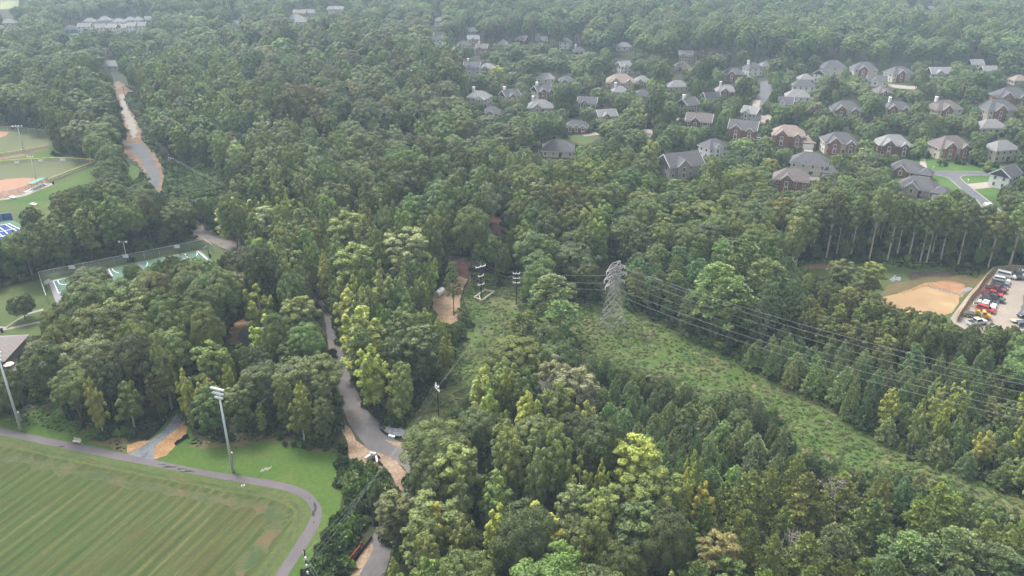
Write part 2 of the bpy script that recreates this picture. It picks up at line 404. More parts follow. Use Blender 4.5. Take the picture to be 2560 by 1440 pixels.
def field_mat():
    """mown sports turf: mower lines, dry streaks along them, bare brown patches"""
    m, nt, b = new_mat("sports_turf")
    a, c = at(524, 1403), at(647, 1277)
    th = math.atan2(c.y - a.y, c.x - a.x)                   # mowing direction
    v = wpos(nt, -th)                                       # x runs along the lines
    def sc(s, off=0):
        mp = nt.nodes.new("ShaderNodeMapping"); mp.inputs["Scale"].default_value = s
        mp.inputs["Location"].default_value = (off, off, 0)
        nt.links.new(v, mp.inputs[0]); return mp.outputs[0]
    streak = noise(nt, 1.0, 6, 0.72, sc((0.035, 0.95, 1)))
    streak2 = noise(nt, 1.0, 6, 0.75, sc((0.12, 1.6, 1), 31))
    big = noise(nt, 0.022, 3, 0.5, wpos(nt))
    col = ramp(nt, streak, [(0.32, (0.070, 0.105, 0.032)), (0.46, (0.095, 0.135, 0.040)), (0.54, (0.14, 0.15, 0.055)), (0.64, (0.21, 0.20, 0.085))])
    col = mixc(nt, ramp(nt, streak2, [(0.46, (0, 0, 0)), (0.66, (0.75,) * 3)]), col, (0.20, 0.155, 0.065))
    brown = noise(nt, 0.05, 5, 0.7, wpos(nt))
    col = mixc(nt, ramp(nt, brown, [(0.48, (0, 0, 0)), (0.68, (0.7,) * 3)]), col, (0.155, 0.105, 0.052))
    wv = nt.nodes.new("ShaderNodeTexWave"); wv.bands_direction = 'Y'; wv.inputs["Scale"].default_value = 0.135
    wv.inputs["Distortion"].default_value = 0.8; wv.inputs["Detail"].default_value = 3; wv.inputs["Detail Scale"].default_value = 0.3
    nt.links.new(v, wv.inputs["Vector"])
    col = mixc(nt, 1.0, col, ramp(nt, wv.outputs["Fac"], [(0.15, (0.86, 0.90, 0.88)), (0.85, (1.12, 1.09, 1.04))]), 'MULTIPLY')
    col = mixc(nt, 1.0, col, ramp(nt, big, [(0.35, (0.9, 1.0, 0.9)), (0.65, (1.1, 1.02, 1.05))]), 'MULTIPLY')
    g = ramp(nt, noise(nt, 1.8, 3, 0.7, wpos(nt)), [(0.3, (0.86,) * 3), (0.7, (1.14,) * 3)])
    col = mixc(nt, 1.0, col, g, 'MULTIPLY')
    col = mixc(nt, 1.0, col, (0.38, 0.46, 0.38), 'MULTIPLY')
    nt.links.new(col, b.inputs["Base Color"])
    b.inputs["Roughness"].default_value = 0.9
    b.inputs["Specular IOR Level"].default_value = 0.15
    return m
M_field = field_mat()

sheet("ground", None, 0.0, M_floor, world=[Vector(p) for p in ((-1700, -200), (1700, -200), (1700, 2300), (-1700, 2300))])

# --- the park corner with the sports field, the path and the mown bank
path_out = r1([(-220, 318), (0, 348), (250, 408), (650, 482), (920, 540), (1150, 590), (1450, 655), (1800, 708), (2000, 738), (2150, 772), (2260, 815), (2330, 880), (2368, 950), (2362, 1030), (2325, 1110), (2245, 1240), (2110, 1440), (1960, 1680), (1750, 2050)])
path_in = r1([(-220, 368), (0, 405), (400, 490), (800, 575), (1200, 650), (1500, 708), (1800, 762), (1990, 790), (2130, 822), (2225, 870), (2280, 930), (2290, 990), (2262, 1060), (2190, 1175), (2100, 1310), (2010, 1450), (1850, 1700), (1640, 2050)])
lawn_px = [(-150, 940)] + r1([(0, 290), (100, 275), (300, 200), (380, 175), (500, 240), (560, 330), (700, 430), (900, 430), (1000, 480), (1180, 330), (1320, 180), (1400, 330), (1420, 470), (1650, 430), (2000, 400), (2200, 440), (2380, 500), (2500, 530)]) + r1([(2440, 640), (2520, 760), (2527, 850), (2480, 1000), (2380, 1150), (2280, 1320), (2240, 1440), (2080, 1700), (1900, 2050), (-900, 2050), (-900, 0)])
sheet("lawn", lawn_px, 0.02, M_lawn, 0.25, 2.0, 1)
sheet("worn_grass", r1([(1380, 480), (1500, 450), (1700, 425), (1900, 410), (2100, 425), (2250, 470), (2450, 500), (2500, 540), (2300, 530), (2100, 470), (1950, 445), (1780, 480), (1600, 490), (1450, 500)]), 0.026, M_dry, 0.6, 1.2)
sheet("worn_grass", r1([(300, 195), (340, 175), (380, 180), (400, 215), (340, 220)]), 0.026, M_dry, 0.6, 1.2)
sheet("worn_grass", r1([(640, 420), (900, 425), (950, 470), (930, 530), (800, 500), (700, 470)]), 0.026, M_dry, 0.5, 1.2)
pin = smooth_poly(wp(path_in), 2, False)
def inner(d0, d1, z, m, amp):
    a, b = offset_line(pin, -d0), offset_line(pin, -d1)
    return ribbon("grass_verge", a, b, z, m, amp, 0)
fld = offset_line(pin, -1.0) + [Vector(p) for p in ((-60, 40), (-160, 40), (-160, 200))]
sheet("sports_field", None, 0.03, M_field, world=fld)
inner(0.0, 1.6, 0.040, M_edge, 0.12)
inner(1.6, 2.3, 0.043, M_band, 0.12)
inner(2.3, 3.1, 0.040, M_edge, 0.15)
inner(4.2, 7.0, 0.034, M_band, 0.9)
ribbon("asphalt_path", wp(path_out), wp(path_in), 0.05, M_asph, 0.03)
# tar patches in the path
M_tar = gmat("tar_patch", [(0.3, (0.035, 0.034, 0.036)), (0.7, (0.06, 0.056, 0.056))], 0.5)
for k, (x, y, sx, sy) in enumerate(r1([]) or [(1240, 640, 60, 9), (1380, 672, 70, 10), (1330, 655, 40, 7), (450, 492, 40, 6), (1700, 738, 40, 3), (2315, 930, 12, 40), (2300, 985, 14, 30), (2275, 870, 12, 6), (2305, 1045, 8, 9), (1190, 622, 40, 5)]):
    rg = random.Random(k)
    pts = []
    for i in range(14):
        a = i * 2 * math.pi / 14
        q = rg.uniform(0.35, 1.15)
        pts.append(((x + math.cos(a) * sx * q) / 2.938, 950 + (y + math.sin(a) * sy * q) / 2.938))
    sheet("tar_patch", pts, 0.055, M_tar)

# --- gravel drive between straw covered banks
sheet("straw_bank", r1([(925, 538), (935, 480), (1010, 455), (1130, 440), (1180, 400), (1250, 320), (1300, 240), (1340, 200), (1420, 230), (1345, 330), (1390, 345), (1365, 400), (1290, 480), (1220, 560), (1140, 580)]), 0.045, M_straw, 0.25)
sheet("gravel_drive", r1([(935, 545), (1020, 510), (1100, 450), (1200, 370), (1270, 290), (1320, 215), (1380, 150), (1420, 200), (1360, 300), (1240, 410), (1150, 480), (1125, 540), (1135, 590)]), 0.065, M_gravel, 0.15)
sheet("straw_bank", z4([(1680, 1160), (1700, 1060), (1750, 1000), (1830, 950), (1930, 960), (1960, 1080), (1930, 1180), (1830, 1190)]), 0.045, M_straw, 0.3)
sheet("gravel_drive", z4([(1760, 1130), (1790, 1060), (1830, 1000), (1900, 985), (1930, 1060), (1900, 1140), (1840, 1170)]), 0.065, M_road, 0.2)
# --- the road under construction
rl = z5([(-330, 390), (-280, 560), (-230, 700), (-170, 830), (-110, 950)]) + r2([(-70, -60), (0, 60), (10, 180), (60, 320), (150, 440), (215, 520), (300, 550), (400, 588), (455, 632), (503, 690), (500, 780), (330, 960), (240, 1160), (110, 1400), (0, 1650)])
rr = z5([(-270, 380), (-190, 560), (-110, 720), (-60, 840), (-5, 960)]) + r2([(60, -60), (130, 100), (180, 200), (240, 270), (290, 315), (330, 400), (450, 465), (560, 490), (590, 560), (620, 700), (600, 820), (520, 960), (400, 1180), (330, 1440), (240, 1700)])
ribbon("dirt_shoulder", offset_line(wp(rl), 2.2), offset_line(wp(rr), -1.6), 0.03, M_shoulder, 0.4)
ribbon("road", wp(rl), wp(rr), 0.06, M_road, 0.12)
sheet("dirt_shoulder", r2([(10, 300), (60, 350), (120, 440), (210, 513), (300, 546), (400, 586), (455, 630), (505, 690), (520, 750), (490, 830), (430, 800), (378, 723), (330, 700), (250, 650), (180, 640), (90, 600), (50, 480), (15, 380)]), 0.07, M_tan, 0.35)
sheet("dirt_shoulder", r2([(330, 440), (420, 460), (560, 470), (580, 520), (500, 505), (400, 480)]), 0.072, M_tan, 0.2)
sheet("dirt_shoulder", zs([(1480, 300), (1430, 330), (1280, 560), (1150, 800), (1080, 960), (1230, 960), (1380, 700), (1500, 480)]), 0.074, M_tan, 0.2)
# middle reach (beside the ball court) and far reach
sheet("road", z4([(1440, 270), (1500, 300), (1640, 360), (1770, 430), (1900, 520), (2100, 640), (2300, 760), (2400, 820), (2330, 860), (2200, 780), (1960, 640), (1780, 500), (1640, 440), (1520, 385), (1440, 350)]), 0.06, M_road, 0.25)
sheet("dirt_shoulder", z4([(1380, 260), (1520, 285), (1660, 350), (1800, 425), (1950, 530), (1850, 540), (1720, 480), (1600, 425), (1440, 370)]), 0.03, M_shoulder, 0.5)
sheet("dirt_shoulder", z1([(830, 640), (880, 600), (930, 640), (1010, 685), (930, 700), (940, 780), (1000, 850), (1060, 970), (1060, 1040), (1130, 1100), (1200, 1220), (1235, 1310), (1210, 1400), (1250, 1500), (1130, 1500), (1110, 1390), (1090, 1290), (1030, 1220), (930, 1150), (905, 1050), (950, 980), (910, 880), (890, 760), (865, 700)]), 0.03, M_shoulder, 0.8)
sheet("road", z1([(940, 1060), (1060, 1070), (1110, 1120), (1170, 1240), (1195, 1320), (1170, 1430), (1130, 1400), (1100, 1300), (1060, 1200), (980, 1130)]), 0.06, gmat("grey_asphalt", [(0.3, (0.13, 0.135, 0.145)), (0.7, (0.19, 0.19, 0.195))], 0.1, fine=1.5, fine_amt=0.1), 0.4)
sheet("road", z1([(890, 700), (925, 700), (950, 800), (1000, 900), (1020, 1000), (990, 1040), (960, 960), (920, 860), (900, 780)]), 0.06, M_conc, 0.9)

# --- clay strip below the tall trees, red cut bank behind
sheet("clay_clearing", z5([(690, 810), (740, 740), (850, 690), (850, 610), (760, 550), (850, 515), (960, 510), (975, 600), (980, 690), (905, 790), (900, 870), (880, 960), (850, 1060), (780, 1060), (700, 930)]), 0.03, M_clay, 0.4)
sheet("clay_clearing", z5([(760, 548), (860, 515), (965, 512), (985, 600), (960, 680), (880, 660), (870, 600)]), 0.04, M_red, 0.5)
sheet("red_bank", z5([(1070, 120), (1150, 160), (1230, 250), (1290, 360), (1250, 400), (1130, 360), (1070, 280)]), 0.03, M_red, 0.5)
sheet("red_bank", z5([(1180, 480), (1330, 470), (1340, 560), (1280, 590), (1180, 560)]), 0.03, M_red, 0.5)
# --- power line corridor
C1 = z5([(960, 700), (1290, 750), (1335, 860), (1330, 935), (1240, 1060), (1130, 1260), (1040, 1440)]) + r2([(840, 100), (870, 240), (700, 300), (620, 400), (500, 400), (560, 250), (690, 60)]) + z5([(790, 1500), (830, 1330), (900, 1180), (985, 1000), (905, 800)])
C2 = z5([(1500, 830), (1760, 860), (1960, 880), (2120, 900), (2300, 960), (2560, 1110)]) + z6([(350, 1260), (600, 1400)]) + r3([(870, 120), (1030, 190), (1330, 370), (1530, 500), (1850, 640), (2200, 740), (2540, 890), (2540, 1000), (2300, 900), (2050, 760), (1700, 660), (1290, 640), (880, 470), (780, 300), (690, 150), (480, 80), (150, 60)]) + z5([(2450, 1400), (2250, 1340), (1830, 1200), (1700, 1060), (1500, 900)])
sheet("corridor_ground", C1, 0.02, M_brush, 0.6)
sheet("corridor_ground", C2, 0.022, M_brush, 0.6)
KUD = z1([(1000, 700), (1020, 800), (1080, 900), (1110, 1050), (1220, 1200), (1350, 1260), (1500, 1240), (1640, 1280), (1660, 1430), (1500, 1480), (1220, 1450), (1240, 1310), (1170, 1150), (1080, 1060), (1060, 960), (990, 820), (930, 740)])
sheet("corridor_ground", KUD, 0.02, M_brush, 0.6)
VERGE = [(846, 1170)] + r2([(0, 560), (90, 610), (180, 650), (260, 660), (330, 700), (390, 800), (310, 860), (215, 1000), (140, 1150), (60, 1300), (-30, 1440), (-210, 1700), (-330, 1700)]) + r1([(2250, 1440), (2290, 1320), (2400, 1130), (2500, 980), (2540, 850)])

# --- pond and its banks
sheet("pond_bank", z6([(880, 540), (1200, 530), (1600, 560), (2000, 580), (2240, 600), (2330, 600), (2200, 760), (2030, 960), (1990, 1100), (1500, 1000), (1100, 820), (900, 660)]), 0.02, M_lawn2, 0.5)
sheet("pond_bank", z6([(1540, 720), (1700, 690), (1830, 640), (2010, 630), (2180, 660), (2250, 640), (2290, 650), (2180, 740), (2080, 830), (1700, 860), (1500, 800)]), 0.03, M_dry, 0.4)
sheet("clay_bank", z6([(1590, 800), (1730, 745), (1850, 700), (2010, 690), (2110, 715), (2150, 760), (2100, 810), (1900, 800), (1750, 790)]), 0.04, M_straw, 0.4)
sheet("red_bank", z6([(880, 560), (1000, 545), (1200, 560), (1240, 590), (1050, 600), (920, 590)]), 0.03, M_shoulder, 0.4)
sheet("pond_water", z6([(1480, 820), (1590, 795), (1720, 770), (1840, 735), (1960, 760), (2080, 800), (2075, 860), (2020, 930), (1960, 950), (1880, 960), (1700, 930), (1500, 900), (1200, 850), (1040, 780), (1100, 760), (1300, 810)]), 0.06, M_water, 0.1)
sheet("pond_water", z6([(1850, 715), (1990, 700), (2090, 720), (2110, 765), (2080, 792), (1960, 750), (1850, 732)]), 0.065, gmat("wet_clay", [(0.3, (0.40, 0.20, 0.10)), (0.7, (0.52, 0.30, 0.17))], 0.3), 0.1)
sheet("mud_bank", z6([(1680, 650), (1780, 620), (1900, 625), (2000, 620), (2090, 650), (2000, 665), (1850, 660), (1720, 690)]), 0.05, gmat("wet_mud", [(0.3, (0.06, 0.045, 0.035)), (0.7, (0.12, 0.09, 0.065))], 0.4, fine=1.2), 0.4)
# --- gravel parking lot
lot = z6([(2325, 600), (2460, 590), (2800, 600), (2800, 1250), (2250, 1120), (2040, 1010), (2010, 970), (2150, 790)])
sheet("parking_lot", lot, 0.05, M_lot, 0.0)
sheet("dirt_shoulder", z6([(2300, 620), (2370, 640), (2200, 830), (2120, 930), (2050, 960), (2150, 800)]), 0.058, M_clay, 0.3)
sheet("parking_lot", zp([(1520, 560), (1800, 560), (1800, 1250), (1420, 1250), (1400, 1050)]), 0.06, M_street, 0.6)

# --- ball fields
sheet("lawn", [(-200, 300)] + zb([(0, 80), (560, 120), (700, 400), (1100, 440), (1120, 560), (1080, 700), (900, 730), (700, 790), (560, 850), (560, 1200), (-700, 1500)]), 0.018, M_lawn2, 0.5)
sheet("lawn", zb([(560, 700), (640, 720), (1090, 500), (1120, 560), (1060, 720), (860, 740), (600, 830), (600, 1000), (300, 980), (0, 900), (300, 850), (450, 780)]), 0.024, M_lawn, 0.2)
sheet("lawn", zb([(350, 350), (580, 320), (600, 440), (100, 470), (0, 480), (0, 440)]), 0.026, M_lawn, 0.4)
sheet("outfield", zb([(-600, 130), (0, 125), (180, 130), (545, 165), (560, 310), (250, 370), (0, 405), (-600, 480)]), 0.03, M_outf, 0.2)
sheet("outfield", zb([(-600, 500), (0, 490), (400, 450), (800, 440), (1020, 455), (1095, 475), (830, 585), (560, 690), (400, 660), (200, 650), (0, 680), (-600, 900)]), 0.034, M_outf, 0.1)
sheet("infield", zb([(-600, 90), (0, 120), (110, 135), (60, 180), (0, 200), (-600, 300)]), 0.04, M_infield, 0.3)
sheet("infield", zb([(-500, 760), (0, 680), (100, 662), (250, 652), (400, 658), (490, 670), (550, 710), (400, 750), (250, 830), (0, 885), (-500, 980)]), 0.045, M_infield, 0.1)
sheet("concrete_walk", zb([(625, 720), (560, 710), (400, 760), (250, 835), (0, 890), (-500, 985), (-500, 1010), (0, 903), (130, 890), (300, 850), (450, 785)]), 0.05, M_conc)
sheet("dirt_track", zb([(550, 310), (400, 345), (200, 385), (0, 420), (-500, 510), (-500, 540), (0, 448), (250, 410), (400, 365), (550, 328)]), 0.036, M_shoulder, 0.3)
sheet("lawn", z1([(915, 1230), (970, 1215), (1040, 1260), (1050, 1320), (980, 1350), (940, 1300)]), 0.02, M_lawn, 0.4)
# --- tennis court
M_tgreen = gmat("court_green", [(0.3, (0.13, 0.24, 0.17)), (0.7, (0.16, 0.28, 0.20))], 0.1, fine=1, fine_amt=0.04)
M_tblue = gmat("court_blue", [(0.3, (0.035, 0.08, 0.27)), (0.7, (0.045, 0.10, 0.31))], 0.1, fine=1, fine_amt=0.04)
sheet("tennis_court", zb([(-400, 1140), (145, 1128), (260, 1190), (420, 1290), (200, 1500), (-500, 1500)]), 0.06, M_tgreen)
sheet("tennis_court", zb([(-200, 1225), (100, 1168), (290, 1262), (60, 1500), (-400, 1400)]), 0.065, M_tblue)
def line_sheet(name, a, b, wd, z, m):
    a, b = at(*a).to_2d(), at(*b).to_2d()
    t = (b - a).normalized(); n = Vector((-t.y, t.x)) * wd / 2
    return sheet(name, None, z, m, world=[a - n, b - n, b + n, a + n])
for a, b in (((-20, 1190), (100, 1168)), ((100, 1168), (290, 1262)), ((60, 1176), (235, 1275)), ((-60, 1270), (170, 1222)), ((0, 1210), (100, 1290)), ((-80, 1330), (60, 1300)), ((-40, 1250), (70, 1345))):
    line_sheet("court_line", *zb([a, b]), 0.28, 0.07, M_white)
# --- basketball courts: one grey slab with green courts
M_slab = gmat("court_slab", [(0.3, (0.30, 0.29, 0.32)), (0.7, (0.36, 0.35, 0.38))], 0.1, fine=1, fine_amt=0.05)
slab = zk([(215, 760), (2240, 345), (2420, 520), (1500, 1150), (340, 1110)])
sheet("basketball_court", slab, 0.06, M_slab)
for px in ([(285, 762), (520, 712), (900, 640), (1010, 960), (640, 980), (355, 925)], [(1022, 600), (1190, 562), (1400, 520), (1560, 720), (1300, 830), (1110, 790)], [(1430, 525), (1600, 480), (1830, 440), (2200, 360), (2345, 480), (2080, 640), (1600, 700)]):
    sheet("basketball_court", zk(px), 0.066, M_tgreen)
for pl in ([(285, 762), (355, 925)], [(285, 762), (520, 712)], [(345, 750), (350, 780), (370, 800), (430, 812), (500, 800)], [(520, 712), (545, 760)], [(355, 918), (600, 868)], [(1022, 600), (1075, 700)], [(1070, 596), (1080, 620), (1110, 640), (1160, 655)], [(1530, 505), (1545, 535), (1520, 565)], [(2195, 372), (2205, 400), (2190, 425)], [(2205, 360), (2345, 480)], [(2040, 400), (2075, 450), (2000, 465)]):
    for a, b in zip(pl, pl[1:]):
        line_sheet("court_line", *zk([a, b]), 0.22, 0.072, M_white)
# --- lawns and walks beside the court
sheet("lawn", [(-120, 730)] + z4([(0, 745), (280, 690), (360, 640), (700, 560), (1300, 430), (1530, 395), (1690, 470), (1700, 560), (1500, 620), (1200, 700), (900, 850), (420, 880), (330, 1090), (100, 1120), (-400, 1200)]), 0.02, M_lawn2, 0.4)
sheet("concrete_walk", zl([(600, 395), (470, 430), (350, 480), (200, 570), (80, 650), (-50, 640), (-50, 760), (80, 690), (110, 640), (250, 555), (400, 475), (600, 425)]), 0.05, M_conc)
sheet("concrete_walk", zl([(620, 555), (440, 595), (150, 655), (80, 690), (-20, 720), (90, 695), (440, 620), (620, 575)]), 0.05, M_conc)
sheet("concrete_walk", zl([(190, 790), (325, 770), (330, 830), (230, 1000), (250, 1180), (250, 1260), (0, 1290), (-100, 1290), (-100, 1180), (150, 1200)]), 0.05, M_conc)

# --- suburb: streets, lawns and driveways
sheet("lawn", zn([(-150, 60), (200, 30), (400, 120), (1100, 150), (1900, 330), (1990, 1500), (1650, 1130), (1600, 1190), (1000, 1000), (500, 900), (320, 700), (-300, 500)]), 0.02, gmat("yard_grass", [(0.3, (0.05, 0.10, 0.022)), (0.55, (0.09, 0.18, 0.035)), (0.75, (0.13, 0.22, 0.05))], 0.04, fine=1, fine_amt=0.12), 0.3)
street_px = zn([(300, 318), (600, 318), (1150, 330), (1700, 345), (2000, 350), (2000, 400), (1250, 385), (880, 388), (800, 405), (790, 425), (850, 490), (1000, 610), (1300, 840), (1640, 1130), (1600, 1190), (1370, 1165), (1290, 1090), (1150, 900), (1050, 780), (800, 610), (600, 430), (540, 408), (370, 380)])
kerb = gmat("kerb_concrete", [(0.3, (0.36, 0.34, 0.30)), (0.7, (0.44, 0.42, 0.37))], 0.3)
sheet("street", street_px, 0.06, M_street)
def kerb_line(px):
    w_ = wp(px)
    mb = MB()
    for a, b in zip(w_, w_[1:]):
        mb.bar((a.x, a.y, 0.08), (b.x, b.y, 0.08), 0.45, 0.16)
    o = mb.build("kerb", kerb); o['kind'] = 'structure'
kerb_line(zn([(370, 380), (540, 408), (600, 430), (800, 610)]))
kerb_line(zn([(1250, 385), (880, 388), (800, 405), (790, 425), (850, 490), (1000, 610), (1300, 840), (1640, 1130)]))
kerb_line(zn([(300, 316), (600, 316), (1150, 328)]))
kerb_line(zn([(1050, 780), (1150, 905), (1290, 1092)]))
M_drive = gmat("driveway_concrete", [(0.3, (0.40, 0.34, 0.28)), (0.7, (0.50, 0.43, 0.37))], 0.2, fine=1.2, fine_amt=0.06)
sheet("driveway", zn([(905, 525), (1160, 500), (1290, 490), (1430, 570), (1020, 612)]), 0.065, M_drive)
sheet("driveway", zn([(130, 110), (210, 110), (250, 270), (130, 270)]), 0.065, M_drive)
sheet("driveway", zn([(420, 680), (680, 690), (800, 730), (700, 715), (430, 700)]), 0.065, M_drive)
sheet("red_bank", zn([(1370, 1165), (1600, 1180), (1660, 1130), (1833, 1210), (2300, 1500), (1700, 1400)]), 0.03, M_red, 0.3)
sheet("street", z3([(600, 610), (660, 600), (690, 670), (650, 740), (600, 790), (540, 760), (590, 690)]), 0.06, M_street)
sheet("street", z3([(1550, 625), (1700, 640), (1790, 645), (1740, 668), (1600, 655), (1540, 645)]), 0.06, M_conc)
for px in ([(590, 860), (680, 850), (700, 900), (620, 925), (590, 920)], [(915, 1095), (980, 1085), (990, 1140), (930, 1155)], [(1320, 880), (1370, 870), (1340, 950), (1300, 960)], [(0, 850), (60, 850), (40, 910), (0, 915)], [(550, 1045), (600, 1040), (600, 1085), (560, 1090)], [(540, 740), (600, 740), (590, 800), (540, 800)]):
    sheet("driveway", z3(px), 0.065, M_drive)
for px in ([(1500, 600), (1720, 600), (1720, 625), (1500, 620)], [(740, 1225), (800, 1220), (830, 1260), (760, 1265)], [(1540, 1180), (1640, 1190), (1640, 1250), (1560, 1250)]):
    sheet("lawn", z3(px), 0.02, M_lawn2, 0.5)
sheet("lawn", z2([(1690, 1010), (1930, 990), (1960, 1020), (1830, 1080), (1720, 1050)]), 0.02, M_lawn2, 0.5)
sheet("driveway", z2([(1800, 1000), (1940, 980), (1950, 1000), (1820, 1015)]), 0.065, M_drive)
sheet("driveway", z2([(2240, 960), (2330, 965), (2320, 1030), (2260, 1010)]), 0.065, M_drive)
sheet("driveway", z2([(2440, 850), (2560, 850), (2560, 910), (2440, 890)]), 0.065, M_drive)
sheet("meadow", z1([(0, 0), (150, 0), (135, 45), (60, 65), (0, 70)]), 0.03, gmat("pale_meadow", [(0.3, (0.30, 0.33, 0.16)), (0.7, (0.38, 0.40, 0.22))], 0.02), 1.0)
# ================================================================ HOUSES
WALLM = {'brick': pmat("red_brick", (0.235, 0.10, 0.072), 0.85, 0.22, 3), 'brown': pmat("brown_brick", (0.15, 0.07, 0.055), 0.85, 0.22, 3), 'cream': pmat("cream_siding", (0.52, 0.46, 0.38), 0.7, 0.06),
         'white': pmat("white_siding", (0.66, 0.66, 0.64), 0.7, 0.05), 'taupe': pmat("taupe_siding", (0.33, 0.29, 0.25), 0.75, 0.06), 'beige': pmat("beige_siding", (0.44, 0.34, 0.27), 0.75, 0.06), 'grey': pmat("grey_siding", (0.36, 0.37, 0.38), 0.75, 0.06), 'blue': pmat("blue_siding", (0.10, 0.22, 0.42), 0.75, 0.06)}
ROOFM = {'slate': pmat("slate_shingles", (0.080, 0.078, 0.085), 0.85, 0.22, 1.2), 'grey': pmat("grey_shingles", (0.185, 0.18, 0.18), 0.85, 0.25, 1.2), 'brownroof': pmat("brown_shingles", (0.12, 0.10, 0.095), 0.85, 0.2, 1.2), 'tan': pmat("tan_shingles", (0.22, 0.17, 0.145), 0.85, 0.18, 1.2)}
TRIM = pmat("white_trim", (0.68, 0.67, 0.64), 0.6, 0.04)
GLASS = pmat("dark_glass", (0.03, 0.035, 0.045), 0.12, 0.1, 1, 0, 0.6)
def mesh_of(mb, m, name):
    me = bpy.data.meshes.new(name); me.from_pydata(mb.v, [], mb.f); me.materials.append(m); return me
WIN = mesh_of(MB().box(-.62, -.07, -.9, .62, .03, .9), TRIM, "window")
PANE = mesh_of(MB().box(-.42, -.10, -.7, -.04, -.06, .7).box(.04, -.10, -.7, .42, -.06, .7), GLASS, "pane")
DOORM = mesh_of(MB().box(-.55, -.08, 0, .55, .02, 2.2), pmat("door_paint", (0.12, 0.05, 0.04), 0.5), "door")
GAR = mesh_of(MB().box(-2.4, -.08, 0, 2.4, .02, 2.3), TRIM, "garage_door")
def window(parent, x, y, z, rz=0, s=1.0):
    a = bpy.data.objects.new("window", WIN); C.objects.link(a); a.parent = parent
    a.location = (x, y, z); a.rotation_euler = (0, 0, rz); a.scale = (s, 1, s)
    b = bpy.data.objects.new("pane", PANE); C.objects.link(b); b.parent = a
    return a
def inst(name, me, parent, loc, rz=0):
    a = bpy.data.objects.new(name, me); C.objects.link(a); a.parent = parent
    a.location = loc; a.rotation_euler = (0, 0, rz); return a
def roof_shape(mb, W, D, hw, rise, style, ov=.5, x0=0, y0=0):
    a, b = W / 2 + ov, D / 2 + ov
    t = .22
    k = max(.15, a - b * .95) if style == 'hip' else a
    if a < b and style == 'hip': k = .1
    z = hw - rise * ov / (D / 2)
    v = [(x0 - a, y0 - b, z), (x0 + a, y0 - b, z), (x0 + a, y0 + b, z), (x0 - a, y0 + b, z), (x0 - k, y0, hw + rise), (x0 + k, y0, hw + rise),
         (x0 - a, y0 - b, z + t), (x0 + a, y0 - b, z + t), (x0 + a, y0 + b, z + t), (x0 - a, y0 + b, z + t), (x0 - k, y0, hw + rise + t), (x0 + k, y0, hw + rise + t)]
    mb.add(v, [(6, 7, 11, 10), (8, 9, 10, 11), (7, 8, 11), (9, 6, 10), (1, 0, 4, 5), (3, 2, 5, 4), (2, 1, 5), (0, 3, 4), (0, 1, 7, 6), (1, 2, 8, 7), (2, 3, 9, 8), (3, 0, 6, 9)])
def cross_gable(h, wallm, roofm, gx, gw, D, hw, rise_main, proj_=1.0, back=None, brick=None, win=True):
    """a gabled bay on the front: brick face, white bargeboards, its own little roof"""
    rise = gw * .46
    yf = -D / 2 - proj_
    back = min(D * .5, rise / (rise_main / (D / 2))) if back is None else back
    g = MB().prism([(gx - gw / 2, 0), (gx + gw / 2, 0), (gx + gw / 2, hw), (gx, hw + rise), (gx - gw / 2, hw)], yf, -D / 2 + .3).build("gable_bay", brick or wallm, h)
    r_ = MB()
    for s_ in (-1, 1):
        e = gw / 2 + .4
        zl = hw - .4 * rise / (gw / 2)
        p = [(gx, hw + rise + .05), (gx + s_ * e, zl + .05), (gx + s_ * e, zl + .27), (gx, hw + rise + .3)]
        if s_ < 0: p = p[::-1]
        r_.prism(p, yf - .4, -D / 2 + back)
    r_.build("gable_roof", roofm, g)
    t_ = MB()
    for s_ in (-1, 1):
        t_.bar((gx, yf - .43, hw + rise + .12), (gx + s_ * (gw / 2 + .42), yf - .43, hw - .4 * rise / (gw / 2) + .12), .08, .42)
    t_.build("bargeboard", TRIM, g)
    if win:
        window(g, gx, yf, min(hw - 1.2, hw * .72), 0, 1.15)
        if hw > 4: window(g, gx, yf, 1.7, 0, 1.25)
        window(g, gx, yf, hw + rise * .38, 0, .5)
    return g
HW = []
WN = {'brick': 'red brick', 'brown': 'dark brick', 'cream': 'cream', 'white': 'white', 'taupe': 'taupe', 'beige': 'beige', 'grey': 'grey', 'blue': 'blue'}
RN = {'slate': 'slate grey', 'grey': 'light grey', 'brownroof': 'brown', 'tan': 'tan'}
